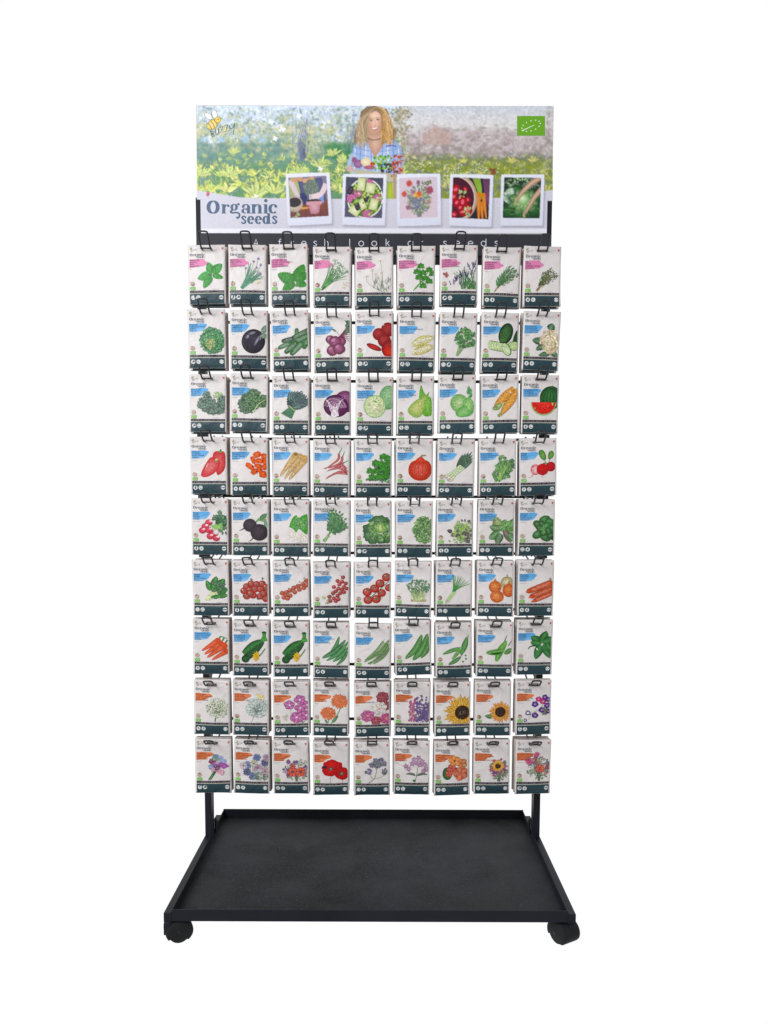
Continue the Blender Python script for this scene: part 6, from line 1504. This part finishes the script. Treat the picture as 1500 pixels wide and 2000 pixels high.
# colour grid -> meshes, one per label
GX = np.linspace(384.3, 1079.7, 697); GY = np.linspace(206.8, 455.2, 249)
ix = np.clip(((GX - BX0) * SS).astype(int), 0, CW - 1); iy = np.clip(((GY - BY0) * SS).astype(int), 0, CH - 1)
GC = blur(IMG, .7)[iy][:, ix]
P3 = np.zeros((len(GY), len(GX), 3))
for j, y in enumerate(GY):
    for i in (0, len(GX) - 1):
        P3[j, i] = mb(GX[i], y, .25)
tt = (GX - GX[0]) / (GX[-1] - GX[0])
P3 = P3[:, :1] * (1 - tt)[None, :, None] + P3[:, -1:] * tt[None, :, None]
cxx = (GX[:-1] + GX[1:]) / 2; cyy = (GY[:-1] + GY[1:]) / 2
FL = LAB[np.clip(((cyy - BY0) * SS).astype(int), 0, CH - 1)][:, np.clip(((cxx - BX0) * SS).astype(int), 0, CW - 1)]
Pm = (P3[:-1, :-1] + P3[1:, 1:]) / 2
ok = (Pm[..., 2] > zN + .0006) | ((Pm[..., 0] > -.3875) & (Pm[..., 0] < .3875))
idx = np.arange(len(GY) * len(GX)).reshape(len(GY), len(GX))
for lab, nm_ in ((0, 'garden_picture'), (1, 'pale_panel'), (2, 'person_picture'), (3, 'instant_photo'), (4, 'instant_photo'), (5, 'instant_photo'), (6, 'instant_photo'), (7, 'instant_photo')):
    jj, ii = np.nonzero((FL == lab) & ok)
    F4 = np.stack([idx[jj, ii], idx[jj + 1, ii], idx[jj + 1, ii + 1], idx[jj, ii + 1]], 1)
    u_, inv = np.unique(F4, return_inverse=True); inv = inv.reshape(-1, 4)
    me = bpy.data.meshes.new(nm_); me.vertices.add(len(u_)); me.vertices.foreach_set('co', P3.reshape(-1, 3)[u_].ravel())
    me.loops.add(inv.size); me.loops.foreach_set('vertex_index', inv.ravel()); me.polygons.add(len(inv))
    me.polygons.foreach_set('loop_start', np.arange(0, inv.size, 4)); me.update(calc_edges=True)
    at = me.color_attributes.new('ink', 'FLOAT_COLOR', 'POINT')
    cc4 = np.ones((len(u_), 4)); cc4[:, :3] = GC.reshape(-1, 3)[u_]; at.data.foreach_set('color', cc4.ravel())
    me.materials.append(M_photo if lab != 1 else M_board_ink); o = bpy.data.objects.new(nm_, me); COL.objects.link(o); o.parent = hb
FG = .3

A = Art(); organic(A, 404.3, 389, .2535, H('4f6682')); A.build('title_lettering', mb, M_board_ink, hb, FG + .2, .001)
A = Art(); bee(A, 415, 239, 1.0, H('7a7a52')); script(A, 410, 255, .6, H('44506a')); A.build('bee_emblem', mb, M_board_ink, hb, FG + .2, .0015)
A = Art(); leaf_emblem(A, 1010, 226.5, 54.5, 38.5, H('6aa81f')); A.build('leaf_emblem', mb, M_board_ink, hb, FG + .2, .001)
A = Art()
for k in range(4): A.leaf(404, 378, 6, 4, -.2 + k * .5, H('c04c58'))
A.ell(406, 377, 3, 2, H('d8606c')); A.build('ladybird_print', mb, M_board_ink, hb, FG + .2, .001)
# slogan
A = Art()
pos = {'A': (500, 'A'), }
sl = [('A', 500), ('f', 546), ('r', 571), ('e', 593.5), ('s', 615.5), ('h', 637.5), ('l', 683), ('o', 705.5), ('o', 731), ('k', 757), ('a', 801.5), ('t', 823), ('s', 869), ('e', 893.5), ('e', 919), ('d', 944.5), ('s', 969.5)]
circ = lambda r, a0=0, a1=360, n=20, cx=0, cy=-4.8: [(cx + r * math.cos(math.radians(a0 + (a1 - a0) * i / n)), cy + r * math.sin(math.radians(a0 + (a1 - a0) * i / n))) for i in range(n + 1)]
LET = {'A': [[(-4.4, 0), (0, -13.4), (4.4, 0)], [(-2.8, -4.4), (2.8, -4.4)]], 'f': [[(3.2, -13.6), (.8, -13), (0, -11), (0, 0)], [(-2.8, -9), (3, -9)]],
       'r': [[(-2, -9.4), (-2, 0)], [(-2, -6), (-.6, -8.6), (3, -9.2)]], 'e': [circ(4.6, 40, 360)[::1], [(-4.6, -4.8), (4.6, -4.8)]],
       's': [smooth_path([(3, -8.4), (0, -9.5), (-2.8, -7.6), (0, -5), (3, -2.4), (0, 0), (-3.2, -1.2)])], 'h': [[(-3.2, -14), (-3.2, 0)], smooth_path([(-3.2, -6), (0, -9.4), (3.2, -6.6), (3.2, 0)])],
       'l': [[(0, -14), (0, 0)]], 'o': [circ(4.8)], 'k': [[(-3, -14), (-3, 0)], [(3.2, -9.4), (-2.8, -4.2)], [(-.8, -5.6), (3.6, 0)]],
       'a': [circ(4.7), [(4.7, -9.6), (4.7, 0)]], 't': [smooth_path([(0, -12.4), (0, -2), (2.8, 0)]), [(-2.6, -9), (3, -9)]], 'd': [circ(4.7), [(4.7, -14), (4.7, 0)]]}
for ch, x in sl:
    for P in LET[ch]:
        A.nib([(x + u, 480.5 + v) for u, v in P], 1.6, 1.6, H('d0d2de'))
def ms(x, y, off):
    X, Z = unproj(x, y, -.0046 - off / 1000); return (X, -.0046 - off / 1000, Z)
A.build('slogan_lettering', ms, M_board_ink, strip, .15, .001)

# ------------------------------------------------------------------ light, world, camera
w = bpy.data.worlds.new('World'); sc.world = w; w.use_nodes = True
nt = w.node_tree; L = nt.links; bgn = nt.nodes['Background']
tc = nt.nodes.new('ShaderNodeTexCoord'); sx = nt.nodes.new('ShaderNodeSeparateXYZ'); L.new(tc.outputs['Generated'], sx.inputs[0])
cr = nt.nodes.new('ShaderNodeValToRGB')
mr = nt.nodes.new('ShaderNodeMapRange'); mr.inputs[1].default_value = -1; mr.inputs[2].default_value = 1
L.new(sx.outputs['Y'], mr.inputs[0]); L.new(mr.outputs[0], cr.inputs[0])
e = cr.color_ramp.elements
e[0].position = .32; e[0].color = (.5, .5, .51, 1); e[1].position = .52; e[1].color = (1, 1, 1, 1)
L.new(cr.outputs[0], bgn.inputs['Color']); bgn.inputs['Strength'].default_value = 1.02

def area(name, loc, target, size, power, col):
    l = bpy.data.lights.new(name, 'AREA'); l.shape = 'RECTANGLE'; l.size, l.size_y = size; l.energy = power; l.color = col
    o = bpy.data.objects.new(name, l); COL.objects.link(o); o.location = loc
    o.rotation_euler = (Vector(target) - Vector(loc)).to_track_quat('-Z', 'Y').to_euler(); return o
area('softbox_lamp', (-1.6, -2.2, 2.2), (-.1, 0, 1.0), (1.2, 1.2), 48, (.94, .97, 1))
area('low_fill_light', (-.9, -2.6, .9), (0, 0, .7), (1.0, 1.0), 8, (1, .98, .95))  # weak fill added near the camera to lift the front lip and lower packets

cam = bpy.data.cameras.new('camera'); co = bpy.data.objects.new('camera', cam); COL.objects.link(co)
cam.sensor_fit = 'VERTICAL'; cam.sensor_height = 36; cam.sensor_width = 27; cam.lens = 36 * F / 2000
cam.shift_x = 0; cam.shift_y = (PY - 1000) / 2000
cam.clip_start = .01; cam.clip_end = 100
co.matrix_world = Matrix.Translation((CX, CY, CZ)) @ Matrix.Rotation(PI / 2 - TH, 4, 'X') @ Matrix.Rotation(ROLL, 4, 'Z')
sc.camera = co
sc.view_settings.view_transform = 'Standard'; sc.view_settings.look = 'None'; sc.view_settings.gamma = 1; sc.view_settings.exposure = 0
sc.view_settings.use_curve_mapping = False
sc.cycles.max_bounces = 6
